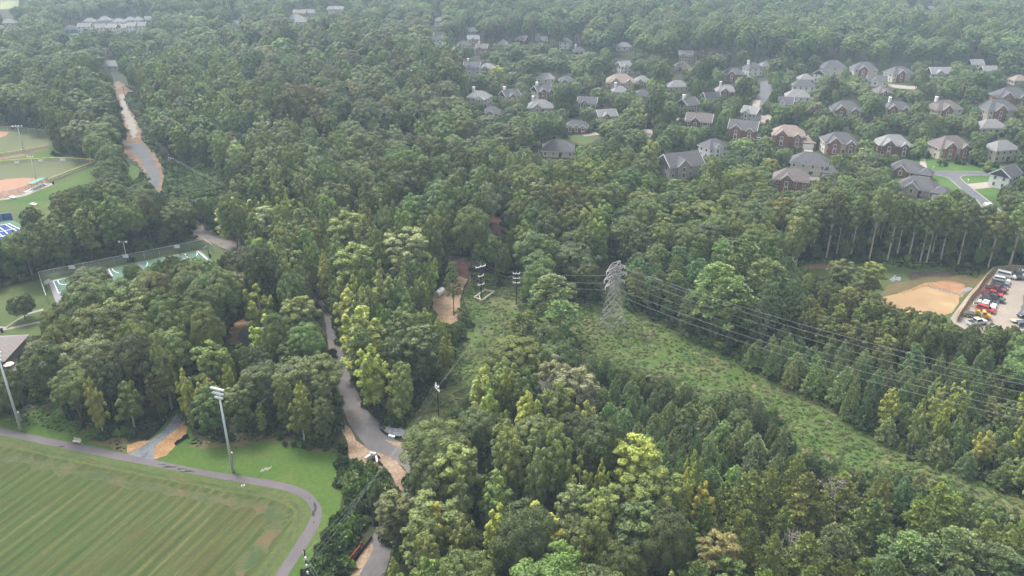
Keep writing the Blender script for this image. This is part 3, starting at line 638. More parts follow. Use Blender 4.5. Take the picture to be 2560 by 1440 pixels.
def make_house(x, y, wd, wall, roof, style, yaw, ex):
    two = '1' not in ex
    hw = 5.6 if two else 3.3
    dep = proj(at(x, y, hw))[2]
    ya = rad(yaw)
    W = wd * dep / F / (abs(math.cos(ya)) + .6 * abs(math.sin(ya)))
    W = max(W * .93, 8.0 if two else 9.0)
    D = min(max(W * .68, 7.5), 12.0)
    rise = D * .5 * .72
    p = at(x, y, hw + rise)
    h = empty("house", (p.x, p.y, 0), ya)
    wm, rm = WALLM[wall], ROOFM[roof]
    side = wm
    wb = MB().box(-W / 2, -D / 2, 0, W / 2, D / 2, hw - .02)
    if style == 'gable':
        for s_ in (-1, 1):
            poly = [(-D / 2, hw - .02), (D / 2, hw - .02), (0, hw + rise - .05)]
            vs_ = [(s_ * W / 2, a, b) for a, b in poly] + [(s_ * (W / 2 - .3), a, b) for a, b in poly]
            f = [(0, 1, 2), (5, 4, 3), (0, 3, 4, 1), (1, 4, 5, 2), (2, 5, 3, 0)]
            wb.add(vs_, f if s_ > 0 else [t[::-1] for t in f])
    wb.build("wall", wm, h)
    rb = MB(); roof_shape(rb, W, D, hw, rise, style); ro = rb.build("roof", rm, h)
    # eaves trim
    fz = hw - rise * .5 / (D / 2) - .10
    tb = MB()
    a, b = W / 2 + .5, D / 2 + .5
    if style == 'hip':
        for u, v in (((-a, -b), (a, -b)), ((a, -b), (a, b)), ((a, b), (-a, b)), ((-a, b), (-a, -b))): tb.bar((*u, fz), (*v, fz), .12, .26)
    else:
        for s_ in (-1, 1):
            tb.bar((-a, s_ * b, fz), (a, s_ * b, fz), .12, .26)
            for q_ in (-1, 1): tb.bar((s_ * (a + .04), q_ * b, fz + .15), (s_ * (a + .04), 0, hw + rise + .02), .12, .36)
    tb.build("eaves_trim", TRIM, h)
    ng = ex.count('g')
    gm = WALLM['brick'] if wall == 'cream' and ng else wm
    xs = {0: [], 1: [-.12], 2: [-.22, .27], 3: [-.3, 0, .3]}[ng]
    for j, gx in enumerate(xs):
        gw = W * ((.36, .24, .24)[j] if ng < 3 else .24)
        cross_gable(h, wm, rm, gx * W, gw, D, hw - (.5 if j == 1 and two else 0), rise, 1.1 if j == 0 else .8, brick=gm)
    far_ = dep > 520
    zs_ = ([1.7, 4.3] if two else [1.7])
    nw = 4 if not far_ else 3
    for i in range(nw):
        xx = W * (-.40 + .8 * i / (nw - 1))
        if any(abs(xx - g_ * W) < W * .17 for g_ in xs): continue
        for z in zs_: window(h, xx, -D / 2, z)
    for s_ in (-1, 1):
        for yy in (-.22, .22):
            for z in zs_: window(h, s_ * W / 2, yy * D, z, s_ * math.pi / 2)
        if style == 'gable': window(h, s_ * W / 2, 0, hw + rise * .35, s_ * math.pi / 2, .8)
    if dep < 480 and 'P' not in ex:
        inst("door", DOORM, h, (W * (.08 if ng < 3 else .14), -D / 2, 0))
    if 'c' in ex:
        k = MB().box(-.55, -.8, 0, .55, .8, 2.6).box(-.68, -.93, 2.6, .68, .93, 2.85).build("chimney", WALLM['white'], ro)
        k.location = (-W * .30, D * .12, hw + rise - 1.0)
    vent = MB().tube([(W * .12, D * .16, hw + rise * .4), (W * .12, D * .16, hw + rise * .4 + 1.1)], .09, 6).build("vent_pipe", TRIM, ro)
    if 'w' in ex:       # garage wing
        ww, wd_ = W * .42, D * .8
        g = MB().box(-ww / 2, -wd_ / 2, 0, ww / 2, wd_ / 2, 2.9).build("garage_wing", wm, h)
        g.location = (W / 2 + ww * .30, -D * .28, 0)
        r2_ = MB(); roof_shape(r2_, ww, wd_, 2.95, wd_ * .3, 'hip', .4); q_ = r2_.build("wing_roof", rm, g)
        inst("garage_door", GAR, g, (0, -wd_ / 2, 0))
    if 'P' in ex:       # white columned portico
        g = MB()
        g.prism([(-3, hw - .3), (3, hw - .3), (0, hw + 1.6)], -D / 2 - 2.6, -D / 2 - 2.2)
        g.box(-3, -D / 2 - 2.6, hw - .7, 3, -D / 2, hw - .3)
        pt = g.build("portico", TRIM, h); pt.location = (W * .2, 0, 0)
        for i in range(4):
            c_ = MB().tube([(-2.7 + 1.8 * i, -D / 2 - 2.4, 0), (-2.7 + 1.8 * i, -D / 2 - 2.4, hw - .7)], .25, 10).build("column", TRIM, pt)
    if 'S' in ex:       # screened porch on posts
        pr = MB().box(-3.4, -2.4, 5.3, 3.4, 2.4, 5.5).prism([(-3.4, 5.5), (3.4, 5.5), (3.4, 6.1), (-3.4, 5.7)], -2.4, 2.4).build("porch_roof", rm, h)
        pr.location = (W / 2 + 3.4, -D * .1, 0)
        ps = MB().box(-3.2, -2.2, 2.7, 3.2, 2.2, 2.9).build("porch_deck", TRIM, pr)
        sc = MB().box(-3.15, -2.12, 2.95, 3.15, 2.12, 5.25).build("porch_screen", pmat("porch_screen", (0.035, 0.037, 0.042), 0.7), pr)
        po = MB()
        for i in (-3.25, -1.1, 1.1, 3.25):
            for j in (-2.25, 2.25): po.bar((i, j, 0), (i, j, 5.3), .22)
        for j in (-2.27, 2.27): po.bar((-3.3, j, 3.8), (3.3, j, 3.8), .12)
        po.build("porch_posts", TRIM, pr)
    n = f"{WN[wall]} house with {RN[roof]} {'hipped' if style == 'hip' else 'gabled'} roof"
    if 'S' in ex: n = "red brick house with brown roof and dark screened porch"
    if 'P' in ex: n = "cream house with white columned portico"
    HW.append((h, x, y, n))
for hs_ in HOUSES: make_house(*hs_)
LMK2 = [((2330, 440), "the street junction"), ((1905, 225), "the curved grey street"), ((2260, 218), "the pale street end"), ((1985, 430), "the porch house"), ((1440, 310), "the small front lawn"), ((300, 60), "the pale far estate"), ((800, 20), "the far upper rooftops"), ((290, 210), "the far end of the dirt road"),
        ((2318, 15), "the far white roof"), ((1195, 240), "the portico house"), ((1100, 60), "the hazy middle wood"), ((1560, 170), "the tan roofed house"), ((1700, 420), "the wood edge"), ((2475, 522), "the white box truck"), ((2100, 300), "the middle of the suburb"), ((1750, 250), "the suburb west side"), ((1350, 110), "the northern house row"), ((2450, 260), "the eastern house row")]
def finish_labels(hw_, lmk):
    items = [(i, a, b, ph) for i, (_, a, b, ph) in enumerate(hw_)]
    return items

# ================================================================ helpers for site objects
BLACK = pmat("black_fabric", (0.018, 0.018, 0.02), 0.8)
METAL = pmat("galvanised_steel", (0.42, 0.43, 0.44), 0.5, 0.15, 2, 0.3)
STEEL = pmat("tower_steel", (0.31, 0.30, 0.30), 0.6, 0.2, 1.5, 0.2)
POLEM = pmat("pole_paint", (0.50, 0.53, 0.55), 0.5, 0.06)
DARKP = pmat("dark_pole", (0.025, 0.022, 0.022), 0.8, 0.2)
CERAM = pmat("insulator_white", (0.72, 0.72, 0.72), 0.4, 0.08)
CONC = pmat("cast_concrete", (0.50, 0.49, 0.46), 0.8, 0.1)
WOOD = pmat("pale_timber", (0.46, 0.38, 0.27), 0.8, 0.15, 1.0)
def height_for(bx, by, ty):
    b = at(bx, by); lo, hi = 0.0, 60.0
    for _ in range(40):
        m_ = (lo + hi) / 2
        if proj((b.x, b.y, m_))[1] > ty: lo = m_
        else: hi = m_
    return b, lo
def floodlight(bx, by, ty, rows_, yaw, label, thick=.3, arm=.55, box=False):
    b, h = height_for(bx, by, ty)
    e = empty("floodlight_pole", (b.x, b.y, 0), yaw)
    MB().tube([(0, 0, 0), (0, 0, h)], [thick, thick * .45], 12).build("pole", POLEM, e, True)
    if box:
        MB().box(-.22, thick * .9, 2.2, .22, thick * .9 + .35, 4.4).build("control_box", METAL, e, bevel=.03)
    z = h
    for n in rows_:
        wd = (n - 1) * arm
        MB().bar((-wd / 2 - .2, 0, z - .1), (wd / 2 + .2, 0, z - .1), .14).build("crossarm", METAL, e)
        for i in range(n):
            xx = -wd / 2 + i * arm
            l_ = MB().lathe([(.12, -.28), (.29, -.12), (.36, .12), (.32, .17)], 12).build("lamp", CERAM, e, True)
            l_.location = (xx, -.25, z + .05); l_.rotation_euler = (rad(118), 0, 0)
        z -= .95
    return tag(e, label, 'floodlight', 'floodlight poles in the park')
floodlight(582.7, 1179.7, 972, (5, 4, 3), rad(-20), "tall grey floodlight pole with twelve lamps standing by the path bend", .32, .62, True)
floodlight(52.8, 1076.6, 878, (5, 4, 3), rad(-20), "grey floodlight pole beside the path at the far left of the lawn", .32, .62, True)
floodlight(121, 335, 260, (4,), rad(20), "floodlight at the tree edge behind the upper ball field", .26, 1.3)
floodlight(59, 375, 315, (4,), rad(10), "floodlight with four lamps inside the upper ball field", .26, 1.3)
floodlight(90, 447, 392, (3,), rad(0), "short floodlight beside the green roofed dugout", .24, 1.1)
floodlight(250, 396, 333, (1,), rad(150), "thick pale floodlight pole at the outfield corner by the trees", .34, 1.0)
floodlight(318.5, 654, 604, (2,), rad(0), "slim pole with two lamps behind the basketball courts", .16, 2.2)

# lattice tower
def tower(base, yaw, h):
    e = empty("lattice_tower", base, yaw)
    def half(z): return 2.9 + (0.85 - 2.9) * min(1, z / (h * .60)) if z < h * .60 else .85
    def corner(i, z):
        s = half(z); return ((-s, s, s, -s)[i], (-s, -s, s, s)[i], z)
    for i in range(4):
        MB().bar(corner(i, 0), corner(i, h * .60), .20).bar(corner(i, h * .6), corner(i, h * .93), .15).build("leg", STEEL, e)
    br = MB()
    lev = [h * k for k in (.10, .24, .37, .49, .60, .70, .81, .93)]
    for a, b in zip(lev, lev[1:]):
        for i in range(4):
            j = (i + 1) % 4
            br.bar(corner(i, a), corner(j, b), .08).bar(corner(j, a), corner(i, b), .08)
    for z in (lev[0], lev[1], lev[4], lev[5], lev[6], lev[7]):
        for i in range(4): br.bar(corner(i, z), corner((i + 1) % 4, z), .075)
    for i in range(4):
        j = (i + 1) % 4
        m_ = tuple((a + b) / 2 for a, b in zip(corner(i, lev[0]), corner(j, lev[0])))
        br.bar(corner(i, 0), m_, .07).bar(corner(j, 0), m_, .07)
        br.bar(corner(i, lev[0]), corner((i + 2) % 4, lev[0]), .06)
    br.build("bracing", STEEL, e)
    tips = []
    for z, L in ((h * .68, 2.6), (h * .79, 3.1), (h * .90, 2.5)):
        for s in (-1, 1):
            a = MB()
            tip = (s * (L + .85), 0, z)
            for yy in (-.85, .85):
                a.bar((s * .85, yy, z), tip, .12).bar((s * .85, yy, z + 1.3), tip, .11)
                for k in (.5,):
                    q = lambda zz, k=k, yy=yy: (s * .85 + (tip[0] - s * .85) * k, yy * (1 - k), zz)
                    a.bar(q(z), q(z + 1.3 * (1 - k)), .05)
                a.bar((s * .85, yy, z), (s * .85 + (tip[0] - s * .85) * .4, -yy * .6, z + .7), .07)
            a.bar((s * .85, -.85, z), (s * .85, .85, z), .1)
            a.build("crossarm", STEEL, e)
            ins = MB().tube([(tip[0], 0, z), (tip[0], 0, z - .9)], [.12, .12], 6).build("insulator", CERAM, e)
            tips.append(Matrix.Rotation(yaw, 3, 'Z') @ Vector((tip[0], 0, z - .9)) + Vector(base))
    tp = MB()
    tl = h
    for s in (-1, 1):
        tp.bar((s * .85, -.85, h * .93), (s * 1.5, 0, tl), .11).bar((s * .85, .85, h * .93), (s * 1.5, 0, tl), .11).bar((s * 1.5, 0, tl), (0, 0, h * .94), .09)
        tips.append(Matrix.Rotation(yaw, 3, 'Z') @ Vector((s * 1.5, 0, tl)) + Vector(base))
    tp.bar((-1.5, 0, tl), (1.5, 0, tl), .12)
    tp.build("peak_frame", STEEL, e)
    return e, tips
tb_, th_ = height_for(1531, 818, 655)
TW, tips = tower((tb_.x, tb_.y, 0), rad(38), th_)
tag(TW, "grey steel lattice power tower standing in the grassy corridor", 'power tower')
nxt = at(2700, 1195, 0)
TW2, tips2 = tower((nxt.x, nxt.y, 0), rad(52), th_)
tag(TW2, "second steel lattice tower where the lines leave past the right edge", 'power tower')

def upole(bx, by, ty, yaw, label, arms, r_=.17, spike=0, cat='utility pole'):
    b, h = height_for(bx, by, ty)
    e = empty("utility_pole", (b.x, b.y, 0), yaw)
    MB().tube([(0, 0, 0), (0, 0, h)], [r_, r_ * .7], 8).build("pole", DARKP, e, True)
    pts = []
    for (dz, L, white) in arms:
        MB().bar((-L / 2, 0, h - dz), (L / 2, 0, h - dz), .2 if white else .14).build("crossarm", CERAM if white else DARKP, e)
        for i in (-1, 0, 1) if L > 1.7 else (-1, 1):
            MB().lathe([(.06, 0), (.13, .08), (.08, .16), (.13, .24), (.08, .32), (.12, .4)], 8, (i * L * .46, 0, h - dz + .08)).build("insulator", CERAM, e)
        pts.append([Matrix.Rotation(yaw, 3, 'Z') @ Vector((i * L * .46, 0, h - dz + .5)) + Vector((b.x, b.y, 0)) for i in (-1, 0, 1)])
    if spike: MB().bar((0, 0, h), (0, 0, h + spike), .07).build("lightning_rod", METAL, e)
    tag(e, label, cat, 'utility poles of the power line')
    return e, pts, h
P1, a1, h1 = upole(*zt([(190, 700)])[0], zt([(170, 205)])[0][1], rad(35), "dark utility pole with white top arm inside the low timber frame", [(0.1, 3.4, True), (3.0, 1.8, True), (5.6, 2.2, True)], spike=1.8)
P2, a2, h2 = upole(*zt([(688, 745)])[0], zt([(685, 300)])[0][1], rad(0), "dark utility pole with three stacked insulator arms in the clearing", [(0.2, 2.0, True), (1.6, 2.0, True), (3.0, 2.0, True)], spike=1.0)
P3, a3, h3 = upole(*r2([(725, 275)])[0], r2([(708, 40)])[0][1], rad(-60), "slim dark utility pole with white insulators above the bright green vines", [(0.2, 1.5, True), (1.0, 2.2, True)], .15)
p4 = at(760, 1375, 12.5)
p4b = proj((p4.x, p4.y, 0))
P4, a4, h4 = upole(p4b[0], p4b[1], 1375, rad(-65), "tall dark utility pole with white insulators beside the path at the bottom edge", [(1.3, 1.4, True), (2.8, 1.4, True), (4.2, 1.4, True)], .2)
PL, aL, hL = upole(437, 450, 396, rad(-20), "thin utility pole in the vines right of the grey asphalt stretch", [(0.2, 2.4, False)], .14)
PM, aM, hM = upole(317, 262, 214, rad(-20), "thin utility pole beside the bend of the far dirt road", [(0.2, 2.4, False)], .14)
PN, aN, hN = upole(275, 168, 121, rad(-20), "thin utility pole before the long white building", [(0.2, 2.4, False)], .14)
PO, aO, hO = upole(67, 47, 20, rad(-20), "thin hazy utility pole near the pale meadow", [(0.2, 2.4, False)], .14)
WIRE = pmat("wire", (0.30, 0.31, 0.30), 0.5, 0.05, 1, 0.3)
def wire(a, b, sag, label, r_=.045, n=22):
    a, b = Vector(a), Vector(b)
    pts = []
    for i in range(n + 1):
        t = i / n
        p = a.lerp(b, t); p.z -= sag * 4 * t * (1 - t)
        pts.append(p)
    o = MB().tube(pts, r_, 5).build("overhead_wire", WIRE)
    return tag(o, label, 'power line', 'overhead wires')
lev_ = ['lowest', 'middle', 'highest']
for i in range(3):
    wire(a2[2 - i][2], tips[i * 2], .5, f"{lev_[i]} of three wires between the clearing pole and the lattice tower", .030)
    wire(a2[2 - i][0], a1[0][i], .9, f"wire linking the framed pole to the {lev_[i]} arm of the clearing pole", .013)
    wire(a2[2 - i][1], a3[min(1, i)][2 - i if i < 2 else 1], 1.0, f"wire from the {lev_[i]} arm of the clearing pole down to the vine pole", .013)
    wire(a3[min(1, i)][i], a4[2 - i][1], 1.6, f"wire from the vine pole to the {lev_[i]} arm of the path pole", .013)
    wire(a1[0][i], aL[0][i], 5.0, f"wire running from the {('left', 'middle', 'right')[i]} end of the framed pole's arm over the woods", .014)
    wire(aL[0][i], aM[0][i], 4.0, f"{('left', 'middle', 'right')[i]} thin wire along the far dirt road", .012)
    q = a4[i][1] + Vector((16, -22, -1.5))
    wire(a4[i][1], q, .5, f"short wire leaving the {lev_[2 - i]} arm of the path pole at the bottom edge", .013)
for i, (a, b) in enumerate(zip(tips[1:6:2] + [tips[0], tips[2], tips[6]], tips2[1:6:2] + [tips2[0], tips2[2], tips2[6]])):
    wire(a, b, 3.2 if i < 5 else 2.2, f"{('lowest outer', 'middle outer', 'upper outer', 'lowest inner', 'middle inner', 'topmost')[i]} wire descending from the lattice tower over the grassy corridor", .031, 40)

# timber frame round the first pole
fr = zt([(88, 672), (200, 716), (368, 592), (240, 566)])
fw = wp(fr)
e = empty("timber_frame", (fw[0].x, fw[0].y, 0))
for a, b in zip(fw, fw[1:] + fw[:1]):
    o = MB().bar((a.x - fw[0].x, a.y - fw[0].y, .55), (b.x - fw[0].x, b.y - fw[0].y, .55), .25, .5).build("beam", WALLM['cream'], e)
for a in fw:
    MB().box(a.x - fw[0].x - .16, a.y - fw[0].y - .16, 0, a.x - fw[0].x + .16, a.y - fw[0].y + .16, .95).build("post", WALLM['cream'], e)
a, b = wp(zt([(160, 640), (175, 700)]))
MB().bar((a.x - fw[0].x, a.y - fw[0].y, .5), (b.x - fw[0].x, b.y - fw[0].y, .5), .2, .4).build("beam", WALLM['cream'], e)
tag(e, "open rectangular frame of pale beams round the foot of a pole", 'barrier')

# white tank at the clay strip
p = at(1100, 738)
e = empty("storage_tank", (p.x, p.y, 0), rad(62))
TK = pmat("tank_white", (0.66, 0.66, 0.66), 0.5, 0.08)
MB().tube([(-1.7, 0, 1.0), (-1.55, 0, 1.0), (1.55, 0, 1.0), (1.7, 0, 1.0)], [.6, .9, .9, .6], 20).build("tank", TK, e, True)
for s in (-1, 1): MB().box(s * 1.0 - .15, -.8, 0, s * 1.0 + .15, .8, .5).build("saddle", CONC, e)
MB().tube([(0, 0, 1.85), (0, 0, 2.1)], .3, 12).build("hatch", METAL, e)
tag(e, "white horizontal tank at the edge of the clay strip", 'tank')

# silt fences
def strip_fence(name, px, h, m, label, group=None, cat='silt fence', pstep=3.0, postm=None, thick=.06):
    w_ = smooth_poly(wp(px), 1, False)
    o0 = w_[0]
    e = empty(name, (o0.x, o0.y, 0))
    rr = random.Random(len(px) * 7 + int(px[0][0]))
    mb = MB(); posts = []
    acc = 0
    for a, b in zip(w_, w_[1:]):
        L = (b - a).length
        k = max(1, int(L / 1.2))
        prev = a
        for j in range(1, k + 1):
            q = a.lerp(b, j / k)
            hh = h * rr.uniform(.75, 1.1)
            mb.bar((prev.x - o0.x, prev.y - o0.y, hh / 2 + .02), (q.x - o0.x, q.y - o0.y, hh / 2 + .02), thick, hh)
            acc += L / k
            if acc > pstep: posts.append(q - o0); acc = 0
            prev = q
    mb.build("fabric", m, e)
    for q in posts[:40]:
        MB().bar((q.x, q.y + .06, 0), (q.x, q.y + .06, h * 1.25), .07).build("post", postm or WOOD, e)
    return tag(e, label, cat, group)
SF = 'silt fences'
for px, lb in (
    (r1([(1040, 445), (1120, 400), (1190, 340), (1245, 265), (1305, 205)]), "black silt fence along the left side of the gravel drive"),
    (r1([(1075, 445), (1150, 385), (1215, 315), (1262, 245), (1312, 200)]), "second black silt fence just inside the one left of the gravel drive"),
    (r1([(1285, 480), (1330, 450), (1385, 415)]), "short black silt fence right of the gravel drive"),
    (r2([(95, 20), (160, 130), (200, 215), (250, 265), (320, 305)]), "black silt fence along the right edge of the shaded road"),
    (zr([(630, 120), (555, 215), (560, 290), (640, 360), (735, 410)]), "black silt fence curling round the left of the stone heap"),
    (zr([(860, 440), (1000, 480), (1130, 510), (1255, 528)]), "black silt fence below the grey stone heap"),
    (zr([(1190, 430), (1300, 492)]), "short black silt fence at the right of the stone heap"),
    (zr([(365, 795), (460, 815), (560, 865)]), "black silt fence above the white headwall"),
    (zr([(510, 930), (600, 1015), (690, 1110), (790, 1250)]), "black silt fence running down from the white headwall"),
    (r2([(0, 190), (20, 250), (35, 330)]), "black silt fence at the left edge of the road above the clay patch"),
    (z4([(1680, 1150), (1700, 1060), (1740, 1000), (1790, 965), (1850, 940)]), "black silt fence round the curved straw bank in the woods"),
    (z4([(2400, 830), (2450, 920), (2510, 1040)]), "black silt fence right of the shaded road"),
    (zs([(1480, 290), (1400, 400), (1280, 545), (1150, 720), (1060, 900)]), "dark silt fence left of the road at the bottom edge"),
    (z5([(740, 540), (860, 522), (960, 512), (1100, 492), (1210, 485), (1330, 480)]), "black silt fence across the top of the red clay"),
    (z5([(960, 690), (908, 780), (920, 860), (945, 920), (955, 990)]), "black silt fence on the right side of the clay strip"),
    (z6([(860, 542), (1100, 538), (1300, 545), (1560, 565), (1800, 575), (2000, 582), (2170, 605)]), "long black silt fence below the tree line behind the pond"),
    (z1([(930, 640), (1010, 688), (930, 702), (945, 790), (1005, 860), (1065, 965), (1045, 1045), (1140, 1105), (1235, 1300), (1205, 1400)]), "long dark silt fence down the right side of the far dirt road")):
    strip_fence("silt_fence", px, .85, BLACK, lb, SF)
strip_fence("safety_fence", zs([(975, 900), (1080, 720), (1200, 570), (1320, 390)]), .8, pmat("orange_mesh", (0.45, 0.10, 0.03), 0.7), "orange plastic safety fence beside the dark silt fence at the bottom", None, 'safety fence')

# stone heap, headwalls
def stones(name, px, n, lo, hi, hz, label, col, seed=3):
    m_ = pmask_xy(px)
    rr = random.Random(seed); mb = MB()
    w_ = wp(px); x0, x1 = min(p.x for p in w_), max(p.x for p in w_); y0, y1 = min(p.y for p in w_), max(p.y for p in w_)
    c_ = 0
    while c_ < n:
        x, y = rr.uniform(x0, x1), rr.uniform(y0, y1)
        if not m_(x, y): continue
        c_ += 1
        s = rr.uniform(lo, hi); z = rr.uniform(0, hz)
        vs_ = []
        for v in ((0, 0, 1), (.9, 0, .2), (.28, .85, .25), (-.73, .53, .2), (-.73, -.53, .3), (.28, -.85, .2), (0, 0, -.6)):
            vs_.append((x + v[0] * s * rr.uniform(.7, 1.3), y + v[1] * s * rr.uniform(.7, 1.3), z + v[2] * s * rr.uniform(.5, 1.1)))
        mb.add(vs_, [(0, 1, 2), (0, 2, 3), (0, 3, 4), (0, 4, 5), (0, 5, 1), (6, 2, 1), (6, 3, 2), (6, 4, 3), (6, 5, 4), (6, 1, 5)])
    return tag(mb.build(name, pmat(name + "_stone", col, 0.9, 0.35, 4), None), label, 'stones', None, 'stuff')
def pmask_xy(px):
    w_ = wp(px)
    def f(x, y):
        c = False
        for a, b in zip(w_, w_[1:] + w_[:1]):
            if (a.y > y) != (b.y > y) and x < a.x + (y - a.y) * (b.x - a.x) / (b.y - a.y): c = not c
        return c
    return f
stones("riprap", zr([(640, 320), (700, 230), (760, 220), (870, 270), (1000, 270), (1100, 300), (1160, 400), (1110, 470), (870, 425), (740, 395)]), 420, .14, .34, .25, "heap of light grey broken stone beside the road", (0.20, 0.205, 0.22))
stones("pond_riprap", zp([(400, 660), (480, 560), (560, 545), (640, 560), (560, 610), (470, 640), (390, 690)]) , 160, .12, .3, .15, "broken stone spillway at the corner of the pond", (0.30, 0.28, 0.26), 5)
stones("bank_riprap", z6([(1835, 735), (1850, 715), (1890, 740), (1960, 755), (2080, 790), (2070, 805), (1950, 770), (1880, 752)]), 140, .1, .26, .1, "thin line of stones across the pond", (0.26, 0.22, 0.20), 6)
stones("bank_riprap", z6([(1560, 690), (1600, 650), (1640, 670), (1640, 695), (1590, 700)]), 90, .15, .35, .2, "grey stones on the bank behind the pond trees", (0.30, 0.31, 0.34), 8)
stones("drain_stones", r1([(1905, 668), (1940, 645), (1995, 632), (1990, 650), (1950, 672), (1910, 675)]), 70, .08, .18, .03, "small patch of stones in the mown bank", (0.30, 0.28, 0.24), 9)
def wall_run(name, px, h, th, m, e, zoff=0):
    w_ = wp(px)
    for a, b in zip(w_, w_[1:]):
        MB().bar((a.x - e.location.x, a.y - e.location.y, h / 2 + zoff), (b.x - e.location.x, b.y - e.location.y, h / 2 + zoff), th, h).build(name, m, e)
WC = pmat("new_concrete", (0.62, 0.61, 0.58), 0.75, 0.06)
p = at(930, 1150); e = empty("headwall", (p.x, p.y, 0))
wall_run("wing_wall", zr([(275, 915), (378, 850)]), 1.1, .45, WC, e); wall_run("face_wall", zr([(378, 850), (485, 858)]), 1.5, .4, WC, e); wall_run("wing_wall", zr([(485, 858), (512, 990)]), 1.0, .35, WC, e)
q = at(*zr([(430, 905)])[0])
MB().tube([(q.x - p.x, q.y - p.y - .1, .45), (q.x - p.x + .1, q.y - p.y + 1.6, .45)], .42, 14).build("pipe", DARKP, e)
tag(e, "white concrete headwall with two wings and a dark pipe mouth", 'headwall')
p = at(980, 1097); e = empty("inlet_block", (p.x, p.y, 0))
wall_run("block_wall", zr([(740, 425), (855, 452)]), .5, .4, WC, e)
wall_run("lid", zr([(735, 423), (860, 454)]), .1, .5, WC, e, .5)
tag(e, "low white concrete inlet between the road and the stone heap", 'inlet')

# bench on its pad
sheet("concrete_pad", r1([(518, 462), (550, 448), (615, 470), (600, 482)]), 0.05, M_conc)
p = at(*r1([(568, 462)])[0])
e = empty("park_bench", (p.x, p.y, 0), rad(-14))
BW = pmat("bench_slats", (0.50, 0.46, 0.38), 0.7, 0.1)
sb = MB(); [sb.box(-.95, -.28 + i * .19, .44, .95, -.13 + i * .19, .49) for i in range(3)]; sb.build("seat", BW, e)
bb = MB(); [bb.box(-.95, .30, .56 + i * .17, .95, .34, .69 + i * .17) for i in range(3)]; bb.build("backrest", BW, e)
for s in (-1, 1): MB().bar((s * .75, -.22, 0), (s * .75, -.22, .44), .07).bar((s * .75, .3, 0), (s * .75, .33, 1.0), .07).bar((s * .75, -.25, .42), (s * .75, .3, .42), .06).build("leg", METAL, e)
tag(e, "pale park bench on a concrete pad beside the path", 'bench')
p = at(*r1([(1785, 776)])[0]); e = empty("drain_cover", (p.x, p.y, 0), .4)
MB().box(-.35, -.25, 0, .35, .25, .12).build("frame", CONC, e); MB().box(-.22, -.14, .12, .22, .14, .14).build("grate", DARKP, e)
tag(e, "small square drain cover on the field side of the path", 'drain')

# ---------------------------------------------------------------- chain-link fences
def mesh_mat(name, col, a):
    m, nt, b = new_mat(name)
    b.inputs["Base Color"].default_value = (*col, 1); b.inputs["Roughness"].default_value = .6
    w1 = nt.nodes.new("ShaderNodeTexChecker"); w1.inputs["Scale"].default_value = 14
    nt.links.new(opos(nt), w1.inputs["Vector"])
    t = nt.nodes.new("ShaderNodeBsdfTransparent"); mx = nt.nodes.new("ShaderNodeMixShader"); mx.inputs[0].default_value = a
    nt.links.new(t.outputs[0], mx.inputs[1]); nt.links.new(b.outputs[0], mx.inputs[2])
    nt.links.new(mx.outputs[0], nt.nodes["Material Output"].inputs["Surface"])
    return m
CHAIN = mesh_mat("chain_link", (0.26, 0.28, 0.28), .20)
YEL = pmat("yellow_rail", (0.62, 0.50, 0.12), 0.6)
def chain(px, h, label, railm=METAL, step=4.0, group='chain link fences', panel=CHAIN):
    w_ = wp(px); o0 = w_[0]
    e = empty("chain_link_fence", (o0.x, o0.y, 0))
    rb, pb = MB(), MB(); posts = []
    for a, b in zip(w_, w_[1:]):
        A, B = (a.x - o0.x, a.y - o0.y), (b.x - o0.x, b.y - o0.y)
        rb.bar((*A, h), (*B, h), .10 if railm is METAL else .22)
        pb.bar((*A, h / 2), (*B, h / 2), .02, h - .1)
        L = (b - a).length; k = max(1, int(L / step))
        for j in range(k + 1): posts.append(a.lerp(b, j / k) - o0)
    rb.build("top_rail", railm, e); pb.build("mesh_panel", panel, e)
    for q in posts[:60]: MB().tube([(q.x, q.y, 0), (q.x, q.y, h + .05)], .05, 6).build("post", METAL, e)
    return tag(e, label, 'fence', group)
chain(zk([(110, 745), (700, 625), (1300, 505), (1900, 385), (2310, 300)]), 2.6, "long chain link fence behind the basketball courts")
chain(zk([(110, 745), (215, 1065)]), 2.6, "chain link fence at the left end of the basketball courts")
chain(zk([(2310, 300), (2420, 380)]), 2.6, "short chain link fence at the right end of the basketball courts")
chain([(-120, 425)] + zb([(0, 500), (250, 478), (550, 462), (800, 462), (1020, 478), (1098, 492)]), 1.5, "yellow topped outfield fence of the lower ball field", YEL, 5)
chain(zb([(1098, 492), (830, 595), (560, 700)]), 1.5, "yellow topped fence down the foul line of the lower ball field", YEL, 5)
chain(zb([(-200, 110), (0, 128), (180, 130), (545, 168)]), 2.4, "brownish fence behind the upper ball field", pmat("brown_rail", (0.30, 0.22, 0.17), 0.7), 4)
chain([(-120, 405)] + zb([(0, 412), (250, 372), (550, 318)]), 1.5, "yellow topped fence between the two ball fields", YEL, 5)
chain(zb([(-60, 880), (120, 850), (300, 800), (430, 745), (550, 700)]), 2.2, "grey backstop fence along the edge of the infield", METAL, 3)
BLUEF = pmat("blue_windscreen", (0.03, 0.10, 0.36), 0.7, 0.08)
chain(zb([(-150, 1150), (20, 1132)]), 2.6, "blue windscreen fence left of the gap at the tennis court", METAL, 3, 'blue windscreens', BLUEF)
chain(zb([(24, 1131), (145, 1118)]), 2.6, "blue windscreen fence panel nearest the trees at the tennis court", METAL, 3, 'blue windscreens', BLUEF)
